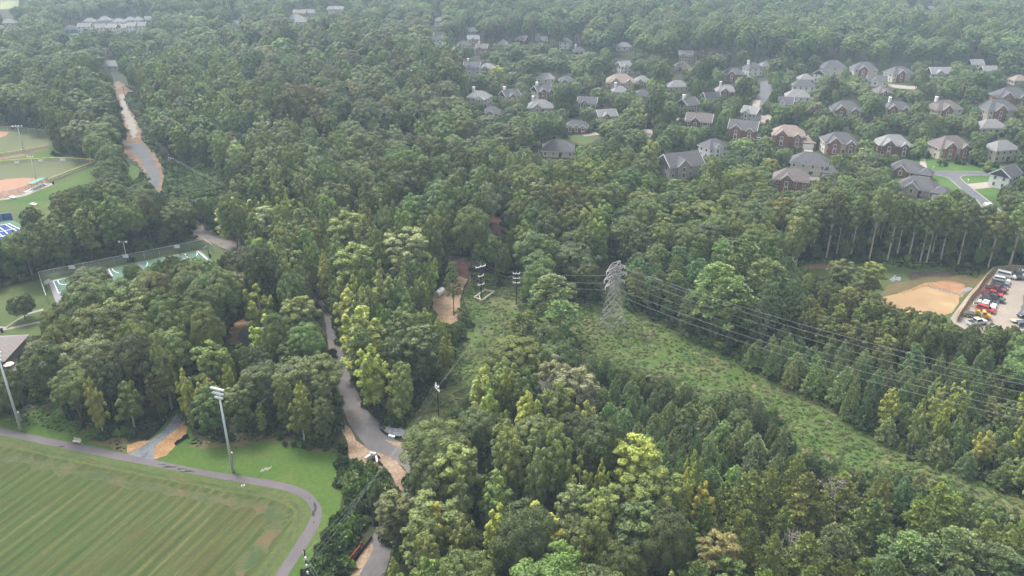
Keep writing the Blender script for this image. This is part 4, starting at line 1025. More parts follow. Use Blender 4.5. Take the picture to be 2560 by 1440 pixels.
# banners on the outfield fence
for k, (x, y) in enumerate([(195, 498), (465, 478), (712, 470)]):
    p = at(*zb([(x, y)])[0]); e = empty("banner", (p.x, p.y, 0), 0)
    MB().box(-1.15, -.2, .25, 1.15, -.12, 1.55).build("sheet", CERAM, e); MB().box(-1.2, -.22, 1.5, 1.2, -.1, 1.58).build("hem", METAL, e)
    tag(e, ("leftmost", "middle", "rightmost")[k] + " of three plain white banners on the outfield fence", 'banner', 'outfield banners')
p = at(*zb([(1022, 492)])[0]); e = empty("foul_pole", (p.x, p.y, 0)); MB().tube([(0, 0, 0), (0, 0, 4.2)], .08, 6).build("pole", YEL, e); MB().box(.08, -.02, 1.4, .45, .02, 4.2).build("wing_panel", YEL, e)
tag(e, "yellow foul pole at the corner of the outfield fence", 'foul pole')
# dugout
p = at(*zb([(445, 755)])[0]); a, b = wp(zb([(380, 790), (520, 725)]))
e = empty("dugout", (p.x, p.y, 0), math.atan2(b.y - a.y, b.x - a.x))
GR = pmat("green_roof", (0.03, 0.20, 0.14), 0.5)
MB().prism([(-4, 2.5), (4, 2.5), (4, 2.62), (-4, 2.62)], -.6, 2.0).build("roof", GR, e)
for i in range(5):
    for y in (-.5, 1.9): MB().bar((-3.8 + 1.9 * i, y, 0), (-3.8 + 1.9 * i, y, 2.5), .1).build("post", GR, e)
MB().box(-6.5, .2, .4, 3.8, .7, .48).build("bench", METAL, e); MB().box(-7, -.8, 0, 4.2, 2.2, .1).build("slab", CONC, e)
tag(e, "open dugout with a green roof beside the infield", 'dugout')
for k, (x, y, rz_) in enumerate([(145, 882, -28), (380, 962, -25)]):
    p = at(*zb([(x, y)])[0]); e = empty("bleacher_bench", (p.x, p.y, 0), rad(rz_))
    MB().box(-1.7, -.45, .5, 1.7, .1, .6).build("seat", CERAM, e); MB().box(-1.7, .35, .8, 1.7, .6, .9).build("backrest", CERAM, e)
    for s in (-1.4, 1.4): MB().bar((s, -.2, 0), (s, -.2, .5), .12).bar((s, .45, 0), (s, .45, .8), .12).build("leg", METAL, e)
    tag(e, ("white bench on the concrete edge of the infield", "white bench alone on the grass below the infield")[k], 'bench', 'white benches')
def bin_(x, y, label):
    p = at(x, y); e = empty("litter_bin", (p.x, p.y, 0))
    MB().lathe([(.34, 0), (.38, .5), (.38, .95)], 12).build("body", DARKP, e, True); MB().lathe([(.42, .95), (.36, 1.05), (.15, 1.15)], 12).build("lid", BLACK, e, True)
    tag(e, label, 'litter bin', 'black litter bins')
bin_(*zb([(602, 722)])[0], "black litter bin beside the dugout"); bin_(*zk([(2375, 440)])[0], "black litter bin at the right end of the courts")
bin_(*zl([(28, 720)])[0], "black litter bin where the walks meet"); bin_(*zl([(305, 820)])[0], "black litter bin on the pale patio corner")
# basketball hoops
HB = pmat("backboard", (0.5, 0.5, 0.52), 0.3)
for k, (x, y, rz_, lb) in enumerate([(585, 690, 0, "basketball hoop behind the left green court"), (1970, 410, 0, "basketball hoop behind the right green court"), (1290, 540, 0, "basketball hoop behind the middle of the courts near the twin lamp pole"), (205, 900, 70, "basketball hoop off the left end of the courts"), (2365, 450, -110, "basketball hoop off the right end of the courts")]):
    p = at(*zk([(x, y)])[0]); e = empty("basketball_hoop", (p.x, p.y, 0), rad(rz_))
    MB().bar((0, 0, 0), (0, 0, 2.9), .16).bar((0, 0, 2.7), (0, -.9, 3.1), .12).build("post", DARKP, e)
    MB().box(-.92, -1.0, 2.7, .92, -.92, 3.8).build("backboard", HB, e)
    MB().tube([(math.cos(t * .7) * .23, -1.25 + math.sin(t * .7) * .23, 3.0) for t in range(10)], .02, 4).build("rim", YEL, e)
    tag(e, lb, 'basketball hoop', 'basketball hoops')
# park building with patio umbrella
p = at(-32, 866, 3.6); e = empty("park_building", (p.x, p.y, 0), rad(6))
MB().box(-7, -6, 0, 6, 6, 3.0).build("wall", WALLM['taupe'], e)
rb = MB(); roof_shape(rb, 13, 12, 3.05, 2.6, 'hip', .9, -.5, 0); rb.build("roof", pmat("park_shingles", (0.20, 0.17, 0.165), 0.85, 0.12, 1.2), e)
window(e, 3.5, -6, 1.6); window(e, 0.5, -6, 1.6)
tag(e, "low building with a brown hipped roof at the left edge", 'building')
p = at(*zl([(150, 1262)])[0]); e = empty("patio_umbrella", (p.x, p.y, 0))
MB().tube([(0, 0, 0), (0, 0, 2.4)], .04, 6).build("pole", METAL, e); MB().lathe([(1.25, 1.95), (.65, 2.3), (.05, 2.5)], 8).build("canopy", pmat("umbrella_cloth", (0.62, 0.52, 0.46), 0.8), e)
tag(e, "pale patio umbrella below the brown roofed building", 'umbrella')
p = at(*zl([(110, 1215)])[0]); e = empty("green_bench", (p.x, p.y, 0), rad(8))
MB().box(-.9, -.3, .42, .9, .3, .5).build("seat", GR, e); MB().box(-.9, .3, .42, .9, .36, .95).build("backrest", GR, e); MB().box(-.8, -.2, 0, -.7, .3, .42).box(.7, -.2, 0, .8, .3, .42).build("leg", METAL, e)
tag(e, "dark green bench against the brown roofed building", 'bench')

# ---------------------------------------------------------------- timber fence of the lot
fpx = zp([(345, 1130), (570, 780), (685, 655), (830, 430), (955, 292), (1110, 268), (1285, 250), (1500, 262), (1750, 285)])
w_ = wp(fpx); o0 = w_[0]; e = empty("board_fence", (o0.x, o0.y, 0))
mb = MB()
for a, b in zip(w_, w_[1:]): mb.bar((a.x - o0.x, a.y - o0.y, .95), (b.x - o0.x, b.y - o0.y, .95), .08, 1.9)
mb.build("boards", WOOD, e)
mb = MB()
for a, b in zip(w_, w_[1:]):
    for z in (.5, 1.5): mb.bar((a.x - o0.x + .08, a.y - o0.y - .08, z), (b.x - o0.x + .08, b.y - o0.y - .08, z), .06, .12)
mb.build("rails", pmat("rail_timber", (0.28, 0.20, 0.13), 0.8), e)
for a, b in zip(w_, w_[1:]):
    k = max(1, int((b - a).length / 2.6))
    for j in range(k):
        q = a.lerp(b, j / k) - o0; MB().box(q.x - .08 + .1, q.y - .18, 0, q.x + .08 + .1, q.y - .02, 2.05).build("post", WOOD, e)
tag(e, "tan board fence bending round the gravel parking lot", 'fence')

# ================================================================ VEHICLES
RUB = pmat("tyre", (0.02, 0.02, 0.02), 0.8); RIM = pmat("rim", (0.35, 0.35, 0.36), 0.4, 0.1, 2, 0.5); LAMP = pmat("headlight", (0.6, 0.6, 0.58), 0.2)
def paint(c):
    m, nt, b = new_mat("car_paint")
    f = noise(nt, .8, 3, .5, opos(nt)); nt.links.new(ramp(nt, f, [(0.3, tuple(k * .85 for k in c)), (0.7, c)]), b.inputs["Base Color"])
    b.inputs["Roughness"].default_value = .35; b.inputs["Coat Weight"].default_value = .4
    return m
PC = {k: paint(v) for k, v in {'white': (.62, .62, .62), 'grey': (.16, .17, .18), 'dark': (.03, .032, .037), 'maroon': (.14, .02, .03), 'red': (.42, .025, .025), 'green grey': (.05, .06, .06), 'yellow': (.55, .33, .03), 'navy': (.03, .04, .07)}.items()}
PROF = {  # side outline of body (x forward), then glasshouse
    'sedan': ([(-2.3, .3), (2.3, .3), (2.35, .62), (2.2, .82), (1.1, .95), (-1.5, 1.0), (-2.3, .9)], [(-1.7, .98), (1.15, .94), (.35, 1.42), (-1.05, 1.44)], 1.75),
    'suv': ([(-2.35, .35), (2.35, .35), (2.4, .8), (2.2, 1.05), (1.2, 1.12), (-2.35, 1.15)], [(-2.3, 1.13), (1.3, 1.1), (.7, 1.72), (-2.0, 1.76)], 1.85),
    'pickup': ([(-2.8, .45), (2.75, .45), (2.8, .9), (2.6, 1.12), (1.3, 1.18), (-.9, 1.18), (-.9, 1.12), (-2.8, 1.12)], [(-1.0, 1.16), (1.35, 1.16), (.7, 1.82), (-.75, 1.82)], 1.95),
    'van': ([(-2.8, .4), (2.7, .4), (2.75, .85), (2.5, 1.1), (1.6, 1.2), (-2.8, 1.2)], [(-2.75, 1.18), (1.7, 1.18), (1.0, 1.85), (-2.6, 1.9)], 1.95)}
def vehicle(kind, col, x, y, yaw, label, group=None, cat=None):
    e = empty({'sedan': 'parked_car', 'suv': 'parked_car', 'pickup': 'pickup_truck', 'van': 'parked_van'}[kind], (x, y, .055), yaw)
    body, glass, W = PROF[kind]
    MB().prism(body, -W / 2, W / 2).build("body", PC[col], e, bevel=.07)
    # cabin with tumblehome
    v = []
    for s in (-1, 1): v += [(gx, s * (W / 2 - .08 - (.16 if i > 1 else 0)), gz) for i, (gx, gz) in enumerate(glass)]
    cab = MB().add(v, [(0, 1, 2, 3), (7, 6, 5, 4), (0, 4, 5, 1), (1, 5, 6, 2), (2, 6, 7, 3), (3, 7, 4, 0)]).build("cabin", PC[col], e)
    gl = MB()
    g = [Vector(p) for p in glass]; c_ = sum(g, Vector((0, 0))) / 4
    gi = [c_ + (p - c_) * .84 for p in g]
    for s in (-1, 1):
        pts = [(p.x, s * (W / 2 - .065 - (.16 if i > 1 else 0)), p.y) for i, p in enumerate(gi)]
        gl.add(pts + [(a, b + s * .02, c) for a, b, c in pts], [(0, 1, 2, 3), (7, 6, 5, 4)] if s < 0 else [(3, 2, 1, 0), (4, 5, 6, 7)])
    for (i, j, dx) in ((1, 2, .03), (0, 3, -.03)):
        A, B = g[i].lerp(g[j], .12), g[i].lerp(g[j], .9)
        ya, yb = W / 2 - .2, W / 2 - .32
        gl.add([(A.x + dx, -ya, A.y + .01), (A.x + dx, ya, A.y + .01), (B.x + dx, yb, B.y + .01), (B.x + dx, -yb, B.y + .01)], [(0, 1, 2, 3)])
    gl.build("windows", GLASS, e)
    L = body[1][0]
    for sx in (-.62, .66):
        for sy in (-1, 1):
            w1 = MB().tube([(L * sx, sy * (W / 2 - .22), .36), (L * sx, sy * (W / 2 + .02), .36)], .36, 14).build("wheel", RUB, e)
            MB().tube([(L * sx, sy * (W / 2 + .0), .36), (L * sx, sy * (W / 2 + .04), .36)], .2, 10).build("rim", RIM, w1)
    for sy in (-1, 1): MB().box(L - .08, sy * (W / 2 - .25) - .2, .68, L + .06, sy * (W / 2 - .25) + .2, .86).build("headlight", LAMP, e)
    if kind == 'pickup': MB().box(-2.68, -W / 2 + .12, 1.121, -1.02, W / 2 - .12, 1.135).build("bed", DARKP, e)
    return tag(e, label, cat or {'sedan': 'car', 'suv': 'car', 'pickup': 'pickup truck', 'van': 'van'}[kind], group)
LOT = 'vehicles parked along the board fence'
for x0, y0, x1, y1, kd, cl, lb in [
    (1050, 300, 1370, 370, 'van', 'white', "white long cabbed van, the topmost vehicle of the row by the fence"), (985, 385, 1265, 440, 'suv', 'white', "white car with dark windows, second from the top of the row"),
    (960, 440, 1240, 490, 'suv', 'grey', "grey car between the white car and a dark one"), (950, 492, 1200, 545, 'sedan', 'dark', "dark car above the maroon pickup in the row"), (880, 540, 1170, 600, 'pickup', 'maroon', "maroon pickup truck in the middle of the row"),
    (805, 615, 1130, 690, 'pickup', 'red', "bright red pickup truck in the middle of the row"), (850, 680, 1140, 765, 'pickup', 'green grey', "dark green grey pickup below the bright red pickup"), (775, 725, 1030, 785, 'sedan', 'dark', "dark car above the white car near the lower end"),
    (745, 775, 1020, 845, 'sedan', 'white', "white low car above the white pickup in the row"), (660, 830, 1000, 900, 'pickup', 'white', "white pickup with dark bed above the red car"), (740, 880, 960, 945, 'suv', 'red', "red car just above the yellow truck"),
    (570, 1150, 830, 1115, 'pickup', 'white', "white pickup truck below the yellow truck, lowest of the row"), (1400, 290, 1425, 365, 'pickup', 'dark', "dark pickup truck facing out beside the top white van"), (1490, 270, 1509, 335, 'pickup', 'white', "white pickup at the right edge beside the dark pickup"),
    (1650, 990, 1440, 1010, 'sedan', 'navy', "dark blue car at the right edge of the lot"), (1700, 1160, 1470, 1150, 'pickup', 'navy', "dark blue pickup at the right edge beside the trailer")]:
    a = at(*zp([(x0, y0)])[0], .7); b = at(*zp([(x1, y1)])[0], .7)
    vehicle(kd, cl, (a.x + b.x) / 2, (a.y + b.y) / 2, math.atan2(b.y - a.y, b.x - a.x), lb, LOT)
# yellow work truck with crane
a, b = at(*zp([(510, 980)])[0], .8), at(*zp([(885, 1040)])[0], .8)
e = empty("work_truck", ((a.x + b.x) / 2, (a.y + b.y) / 2, .055), math.atan2(b.y - a.y, b.x - a.x))
MB().box(-3.2, -1.05, .55, 3.2, 1.05, .85).build("chassis", PC['yellow'], e)
MB().prism([(1.2, .86), (3.3, .86), (3.3, 1.3), (2.4, 1.5), (2.0, 2.3), (1.2, 2.3)], -1.0, 1.0).build("cab", PC['yellow'], e, bevel=.06)
MB().box(1.25, -1.03, 1.55, 1.95, 1.03, 2.15).build("windows", GLASS, e)
MB().box(-3.1, -1.0, .86, 1.0, 1.0, 1.15).build("bed", PC['dark'], e)
MB().box(-.5, -.5, 1.16, .6, .5, 2.2).bar((0, 0, 2.2), (-1.6, .6, 3.0), .3).build("crane", PC['yellow'], e)
for sx in (-2.2, -1.2, 2.4):
    for sy in (-1, 1):
        w1 = MB().tube([(sx, sy * .75, .42), (sx, sy * 1.08, .42)], .42, 14).build("wheel", RUB, e); MB().tube([(sx, sy * 1.07, .42), (sx, sy * 1.11, .42)], .22, 10).build("rim", RIM, w1)
tag(e, "yellow work truck with a small crane in the row of parked vehicles", 'truck', LOT)
p = at(*zp([(1385, 1140)])[0]); e = empty("flat_trailer", (p.x, p.y, .06), rad(-8))
MB().box(-1.6, -.9, .5, 1.6, .9, .62).build("deck", WOOD, e); MB().bar((-1.6, 0, .5), (-2.8, 0, .5), .1).build("hitch", METAL, e)
for sy in (-1, 1): MB().tube([(.2, sy * .8, .32), (.2, sy * 1.0, .32)], .32, 12).build("wheel", RUB, e)
tag(e, "flat tan trailer beside the dark blue pickup", 'trailer')
p = at(*zp([(985, 985)])[0]); e = empty("survey_post", (p.x, p.y, .06)); MB().bar((0, 0, 0), (0, 0, 1.3), .1).build("post", pmat("orange_paint", (0.5, 0.14, 0.04), 0.6), e); MB().box(-.35, -.35, 0, .35, .35, .06).build("base", METAL, e)
tag(e, "orange post standing beside the yellow truck", 'post')
# suburb vehicles
a = at(*zn([(1245, 1000)])[0]); b = at(*zn([(1150, 880)])[0])
e = empty("box_truck", (a.x, a.y + 1, .065), math.atan2(b.y - a.y, b.x - a.x))
MB().box(-3.2, -1.15, .8, 1.8, 1.15, 3.2).build("box_body", PC['white'], e, bevel=.05); MB().prism([(1.85, .6), (3.6, .6), (3.6, 1.4), (3.1, 2.2), (1.85, 2.2)], -1.0, 1.0).build("cab", PC['white'], e, bevel=.05)
MB().box(2.3, -1.03, 1.45, 3.0, 1.03, 1.95).build("windows", GLASS, e)
for sx in (-2.0, 2.7):
    for sy in (-1, 1): MB().tube([(sx, sy * .8, .45), (sx, sy * 1.1, .45)], .45, 12).build("wheel", RUB, e)
tag(e, "white box truck parked on the suburban street", 'truck')
p = at(1891, 349, .6); vehicle('suv', 'white', p.x, p.y, rad(150), "white car on the driveway by the red brick gable")
p = at(1674, 454, .6); vehicle('suv', 'dark', p.x, p.y, rad(150), "dark car between the trees below the taupe house")
p = at(2540, 655, .6); 
def mailbox(x, y, label):
    p = at(x, y); e = empty("mailbox", (p.x, p.y, 0)); MB().bar((0, 0, 0), (0, 0, 1.1), .12).build("post", TRIM, e); MB().box(-.15, -.3, 1.1, .15, .3, 1.4).build("box", TRIM, e); tag(e, label, 'mailbox')
mailbox(*zn([(915, 500)])[0], "white mailbox at the corner of the pale driveway"); mailbox(*zn([(1630, 1085)])[0], "white mailbox by the end of the suburban street"); mailbox(*zn([(340, 290)])[0], "white mailbox at the upper left of the street junction")
p = at(*zn([(1380, 545)])[0]); e = empty("garden_tub", (p.x, p.y, 0)); MB().lathe([(.5, 0), (.65, .6)], 12).build("tub", pmat("clay_pot", (.12, .05, .04)), e); MB().lathe([(.55, .6), (.6, .9), (.2, 1.2)], 10).build("plant", pmat("dark_leaves", (.03, .05, .02)), e)
tag(e, "dark planted tub at the head of the pale driveway", 'planter')

# dead trees standing among the live ones
SNAGM = pmat("dead_wood", (0.20, 0.18, 0.16), 0.9, 0.2)
def snag(x, y, h, seed, label):
    p = at(x, y, h); rr = random.Random(seed)
    e = empty("dead_tree", (p.x, p.y, 0), rr.uniform(0, 6))
    MB().tube([(0, 0, 0), (.2, .1, h * .4), (.1, .3, h * .75), (.3, .2, h)], [.2, .15, .09, .03], 7).build("trunk", SNAGM, e)
    b = MB()
    for i in range(20):
        z = h * rr.uniform(.4, .96); th = i * 2.4; L = (h - z) * .55 + 1.0
        q = (L * math.cos(th), L * math.sin(th), z + L * rr.uniform(.3, .9))
        m_ = (q[0] * .5, q[1] * .5, z + (q[2] - z) * .35)
        b.tube([(.15, .15, z), m_, q], [.07, .05, .02], 5, False)
        for k in range(3):
            t = rr.uniform(-1, 1) + th; l2 = L * .45
            b.tube([m_, (m_[0] + l2 * math.cos(t), m_[1] + l2 * math.sin(t), m_[2] + l2 * rr.uniform(.4, 1))], [.04, .015], 4, False)
    b.build("branches", SNAGM, e)
    tag(e, label, 'dead tree', 'bare dead trees')
for k, (x, y, h, lb) in enumerate([(1362, 948, 16, "bare grey dead tree beside the pale crowned tree below the tower"), (1458, 1238, 13, "bare grey dead tree among the crowns at the lower middle"), (2095, 1195, 12, "bare branched dead tree within the feathery pines"), (1985, 1330, 12, "greyish dead tree left of the bright green pine at the lower right"), (1250, 1042, 13, "bare dead tree below the yellow green trees")]):
    snag(x, y, h, k, lb)
# ================================================================ VEGETATION
def unit(a): return a / np.maximum(np.linalg.norm(a, axis=-1, keepdims=True), 1e-9)
class Cards:
    def __init__(s, seed): s.r = np.random.default_rng(seed); s.P, s.U, s.V, s.cv = [], [], [], []
    def clump(s, c, ax, n, leaf, cv, out=None, up=0.35, hug=0.35, elong=1.0, radiate=False, jit=0.18, nj=0.4):
        """a lump of foliage: n small faces over the skin of an ellipsoid"""
        r = s.r
        d = r.normal(size=(n, 3))
        if out is not None: d = unit(d) + np.asarray(out) * 0.7
        d[:, 2] += up
        d = unit(d)
        k = r.uniform(1 - hug, 1.06, (n, 1))
        p = np.asarray(c) + d * k * np.asarray(ax)
        nr = unit(d + r.normal(size=(n, 3)) * nj)
        if radiate:
            u = unit(d + r.normal(size=(n, 3)) * 0.35)
            v = unit(np.cross(u, r.normal(size=(n, 3))))
        else:
            u = unit(np.cross(nr, r.normal(size=(n, 3))))
            v = np.cross(nr, u)
        sz = leaf * r.uniform(0.6, 1.35, (n, 1))
        s.P.append(p); s.U.append(u * sz * 0.5 * elong); s.V.append(v * sz * 0.5 * (1.0 if not radiate else 0.55))
        s.cv.append(np.clip(cv + r.normal(size=n) * jit * 0.6, 0, 1))
    def mesh(s, name, mat):
        P, U, V, cv = (np.concatenate(x) for x in (s.P, s.U, s.V, s.cv))
        n = len(P)
        co = np.empty((n, 4, 3), np.float32)
        co[:, 0] = P - U - V * 0.6; co[:, 1] = P + U * 0.25 - V; co[:, 2] = P + U + V * 0.3; co[:, 3] = P - U * 0.2 + V
        me = bpy.data.meshes.new(name)
        me.vertices.add(n * 4); me.vertices.foreach_set("co", co.ravel())
        me.loops.add(n * 4); me.loops.foreach_set("vertex_index", np.arange(n * 4, dtype=np.int32))
        me.polygons.add(n); me.polygons.foreach_set("loop_start", np.arange(0, n * 4, 4, dtype=np.int32))
        me.update(calc_edges=True)
        a = me.attributes.new("cv", 'FLOAT', 'POINT')
        a.data.foreach_set("value", np.repeat(cv, 4).astype(np.float32))
        me.materials.append(mat)
        return me

def tree_meshes(kind, seed, q=1.0):
    """(crown mesh, trunk mesh) at nominal size H0, R0"""
    H0, R0 = NOM[kind]
    K = Cards(seed * 97 + 5); r = K.r
    N = lambda n: max(3, int(n * q))
    lf = 1.0 if q > 0.6 else 1.8
    T = MB()
    lean = r.normal(size=2) * 0.25
    hb = H0 * 0.86
    tp = [(0, 0, -0.3), (lean[0] * .3, lean[1] * .3, hb * .35), (lean[0] * .8, lean[1] * .8, hb * .7), (lean[0], lean[1], hb)]
    tr = {'oak': .34, 'maple': .22, 'poplar': .28, 'tall': .34, 'ypine': .12, 'lob': .26, 'virg': .16, 'round': .22}[kind]
    T.tube(tp, [tr, tr * .8, tr * .5, tr * .15], 7)
    limb = lambda z, c, t=.3: T.tube([(lean[0] * z / H0, lean[1] * z / H0, z), ((c[0]) * .5, (c[1]) * .5, z + (c[2] - z) * .45), tuple(c)], [tr * t, tr * t * .65, tr * t * .25], 5, False)
    if kind in ('oak', 'round'):
        zb_, zt_ = (H0 * .38, H0) if kind == 'oak' else (H0 * .14, H0)
        zc, hz = (zb_ + zt_) / 2, (zt_ - zb_) / 2
        ncl = 84 if kind == 'oak' else 60
        lob_ = [(unit(r.normal(size=3)), r.uniform(.1, .3)) for _ in range(5)]
        for i in range(ncl):
            ph = math.acos(1 - 2 * (i + .5) / ncl * 0.86); th = i * 2.39996 + r.uniform(-.3, .3)
            d = np.array([math.sin(ph) * math.cos(th), math.sin(ph) * math.sin(th), math.cos(ph)])
            k = r.uniform(.55, .95) + sum(a * max(0, float(d @ u)) ** 3 for u, a in lob_) * .8
            rc = R0 * r.uniform(.14, .3)
            c = np.array([d[0] * (R0 - rc * .5) * k, d[1] * (R0 - rc * .5) * k, zc + d[2] * (hz - rc * .5) * min(k, 1.0)])
            cv = r.uniform(.25, .75)
            K.clump(c, (rc, rc, rc * .8), N(215), .29 * lf, cv, d, .5, .22, nj=.4 if q > .6 else .22)
            if i % 6 == 0: limb(H0 * r.uniform(.28, .5), c * [.85, .85, .97])
        for i in range(7):
            K.clump((r.normal() * R0 * .25, r.normal() * R0 * .25, zc + r.normal() * hz * .3), (R0 * .4,) * 3, N(70), .6 * lf, .3)
    elif kind in ('maple', 'poplar'):
        base = .16 if kind == 'maple' else .24
        nl = int(r.integers(4, 6)) if kind == 'maple' else int(r.integers(7, 10))
        leaders = [(0, 0, 1.0, .62 if kind == 'maple' else .5)]
        for i in range(nl):
            th = i * 6.283 / nl + r.uniform(-.35, .35)
            q_ = r.uniform(.38, .62) * R0
            leaders.append((q_ * math.cos(th), q_ * math.sin(th), r.uniform(.66, .93) if kind == 'maple' else r.uniform(.78, .96), r.uniform(.36, .5)))
        for (ox, oy, top, lr) in leaders:
            z0 = H0 * (base + r.uniform(0, .12)); z1_ = H0 * top
            m_ = int((z1_ - z0) / (.95 if kind == 'maple' else 1.05))
            for i in range(m_):
                t = (i + .6) / m_
                z = z0 + (z1_ - z0) * t
                pr = (math.sin(math.pi * (t * .74 + .22)) ** .7) * (1 - t ** 4 * .7) if kind == 'maple' else math.sin(math.pi * (t * .62 + .3)) ** .6
                th = i * 2.39996 + r.uniform(-.5, .5)
                rr = R0 * lr * pr * r.uniform(.35, 1.0)
                c = np.array([ox * (.55 + .5 * t) + rr * math.cos(th), oy * (.55 + .5 * t) + rr * math.sin(th), z])
                rc = r.uniform(.5, .95) * (1.15 - .45 * t)
                oo = np.array([c[0] / R0, c[1] / R0, .55]) * .8
                K.clump(c, (rc, rc, rc * (1.5 if kind == 'maple' else 1.15)), N(165), .29 * lf, r.uniform(.15, .85), oo, .35, .45, jit=.25, nj=.5)
            K.clump((ox * 1.05, oy * 1.05, z1_), (.34, .34, .95) if kind == 'maple' else (.75, .75, .6), N(80), .3 * lf, .8, None, .4, .5)
            limb(z0, (ox * .9, oy * .9, z1_ * .95), .4)
    elif kind == 'tall':
        for i in range(34):
            t = (i + .5) / 34
            z = H0 * (.56 + .42 * t)
            pr = math.sin(math.pi * (t * .8 + .18)) ** .6
            th = i * 2.39996
            rc = R0 * r.uniform(.22, .36)
            rr = R0 * pr * r.uniform(.35, .9)
            c = np.array([rr * math.cos(th), rr * math.sin(th), z])
            K.clump(c, (rc, rc, rc * .8), N(120), .46 * lf, r.uniform(.25, .8), (math.cos(th) * .6, math.sin(th) * .6, .5), .4)
            if i % 3 == 0: limb(H0 * r.uniform(.45, .62), c * [.9, .9, .98], .42)
        for i in range(7):
            th = r.uniform(0, 6.28); z = H0 * r.uniform(.2, .5); rc = R0 * .17
            K.clump((math.cos(th) * R0 * .3, math.sin(th) * R0 * .3, z), (rc, rc, rc), N(50), .4 * lf, .4)
    elif kind == 'ypine':
        lv = 11
        for l in range(lv):
            t = l / (lv - 1)
            z = H0 * (.1 + .82 * t)
            rr = R0 * (1 - t) ** .58 + .12
            nb = max(3, int(8 - 4 * t))
            for b in range(nb):
                th = b * 6.283 / nb + l * 1.1 + r.uniform(-.3, .3)
                q_ = r.uniform(.72, 1.1)
                for f in ((.95, .5) if t < .75 else (.9,)):
                    c = np.array([rr * q_ * f * math.cos(th), rr * q_ * f * math.sin(th), z + rr * .28 * f])
                    s_ = .34 + .3 * (1 - t)
                    K.clump(c, (s_, s_, s_ * 1.15), N(56), .36 * lf, r.uniform(.2, .8) + .25 * (f - .7), (math.cos(th) * .4, math.sin(th) * .4, .7), .5, .7, 1.0, True)
        K.clump((0, 0, H0 * .96), (.18, .18, .6), N(50), .36 * lf, .8, None, .5, .6, 1.0, True)
    elif kind == 'lob':
        for i in range(84):
            t = (i + .5) / 84
            z = H0 * (.36 + .62 * t)
            pr = math.sin(math.pi * min(1.0, t * .74 + .22)) ** .7
            th = i * 2.39996 + r.uniform(-.4, .4)
            rc = R0 * r.uniform(.13, .22)
            rr = R0 * pr * r.uniform(.35, .95)
            c = np.array([rr * math.cos(th), rr * math.sin(th), z])
            K.clump(c, (rc, rc, rc * .75), N(92), .46 * lf, r.uniform(.2, .75), (math.cos(th) * .4, math.sin(th) * .4, .6), .6, .6, 1.0, True)
            if i % 6 == 1: limb(z - 1.4, c * [.92, .92, .99], .3)
    elif kind == 'virg':
        lv = 12
        for l in range(lv):
            t = l / (lv - 1)
            z = H0 * (.16 + .78 * t)
            rr = R0 * (1 - t) ** .62 * r.uniform(.85, 1.1) + .3
            nb = max(3, int(7 - 3 * t))
            for b in range(nb):
                th = b * 6.283 / nb + l * .8 + r.uniform(-.35, .35)
                L = rr * r.uniform(.7, 1.15)
                nseg = max(3, int(L * 2.6))
                cv = r.uniform(.2, .8)
                ups = r.uniform(.12, .34)
                for k in range(nseg):
                    f = (k + 1) / nseg
                    if f < .22: continue
                    side = r.normal() * .20 * L * f
                    c = np.array([L * f * math.cos(th) - side * math.sin(th), L * f * math.sin(th) + side * math.cos(th), z + ups * L * f * f])
                    a_ = .5 - .22 * f
                    K.clump(c, (a_, a_, .2), N(26), .42 * lf, cv + .12 * f, (math.cos(th) * 1.0, math.sin(th) * 1.0, .5), .4, .8, 1.35, True)
                if l % 2 == 0: limb(z - .15, (L * .8 * math.cos(th), L * .8 * math.sin(th), z + ups * L * .6), .3)
    cm = K.mesh("crown", NEEDLE if kind in ('ypine', 'lob', 'virg') else LEAF)
    tm = bpy.data.meshes.new("trunk"); tm.from_pydata(T.v, [], T.f)
    tm.materials.append(BARKP if kind in ('tall', 'maple') else BARK)
    return cm, tm
NOM = {'oak': (19, 5.6), 'round': (9.5, 4.6), 'maple': (17, 3.4), 'poplar': (20, 4.4), 'tall': (21, 4.4), 'ypine': (9, 2.5), 'lob': (19, 4.1), 'virg': (12, 3.6)}
NV = {'oak': 5, 'round': 4, 'maple': 4, 'poplar': 4, 'tall': 3, 'ypine': 4, 'lob': 4, 'virg': 4}
KINDS = list(NOM)
HI, LO = {}, {}
for ki, k in enumerate(KINDS):
    HI[k] = [tree_meshes(k, ki * 10 + v) for v in range(NV[k])]
    LO[k] = [tree_meshes(k, ki * 10 + v + 500, .42) for v in range(3)]

# unlinked source objects for the scattered masses: crown and trunk in one mesh
def joined(cm, tm, name):
    bm = bmesh.new(); bm.from_mesh(cm)
    n0 = len(bm.faces)
    bm.from_mesh(tm)
    bm.faces.ensure_lookup_table()
    for f in bm.faces[n0:]: f.material_index = 1
    me = bpy.data.meshes.new(name); bm.to_mesh(me); bm.free()
    me.materials.append(cm.materials[0]); me.materials.append(tm.materials[0])
    o = bpy.data.objects.new(name, me)
    return o
src = bpy.data.collections.new("forest_sources")
SIDX = {}
cnt = 0
for k in KINDS:
    for q, D in (('h', HI), ('l', LO)):
        for v, (cm, tm) in enumerate(D[k]):
            o = joined(cm, tm, "source_tree_%03d" % cnt)
            src.objects.link(o); SIDX[(k, q, v)] = cnt; cnt += 1
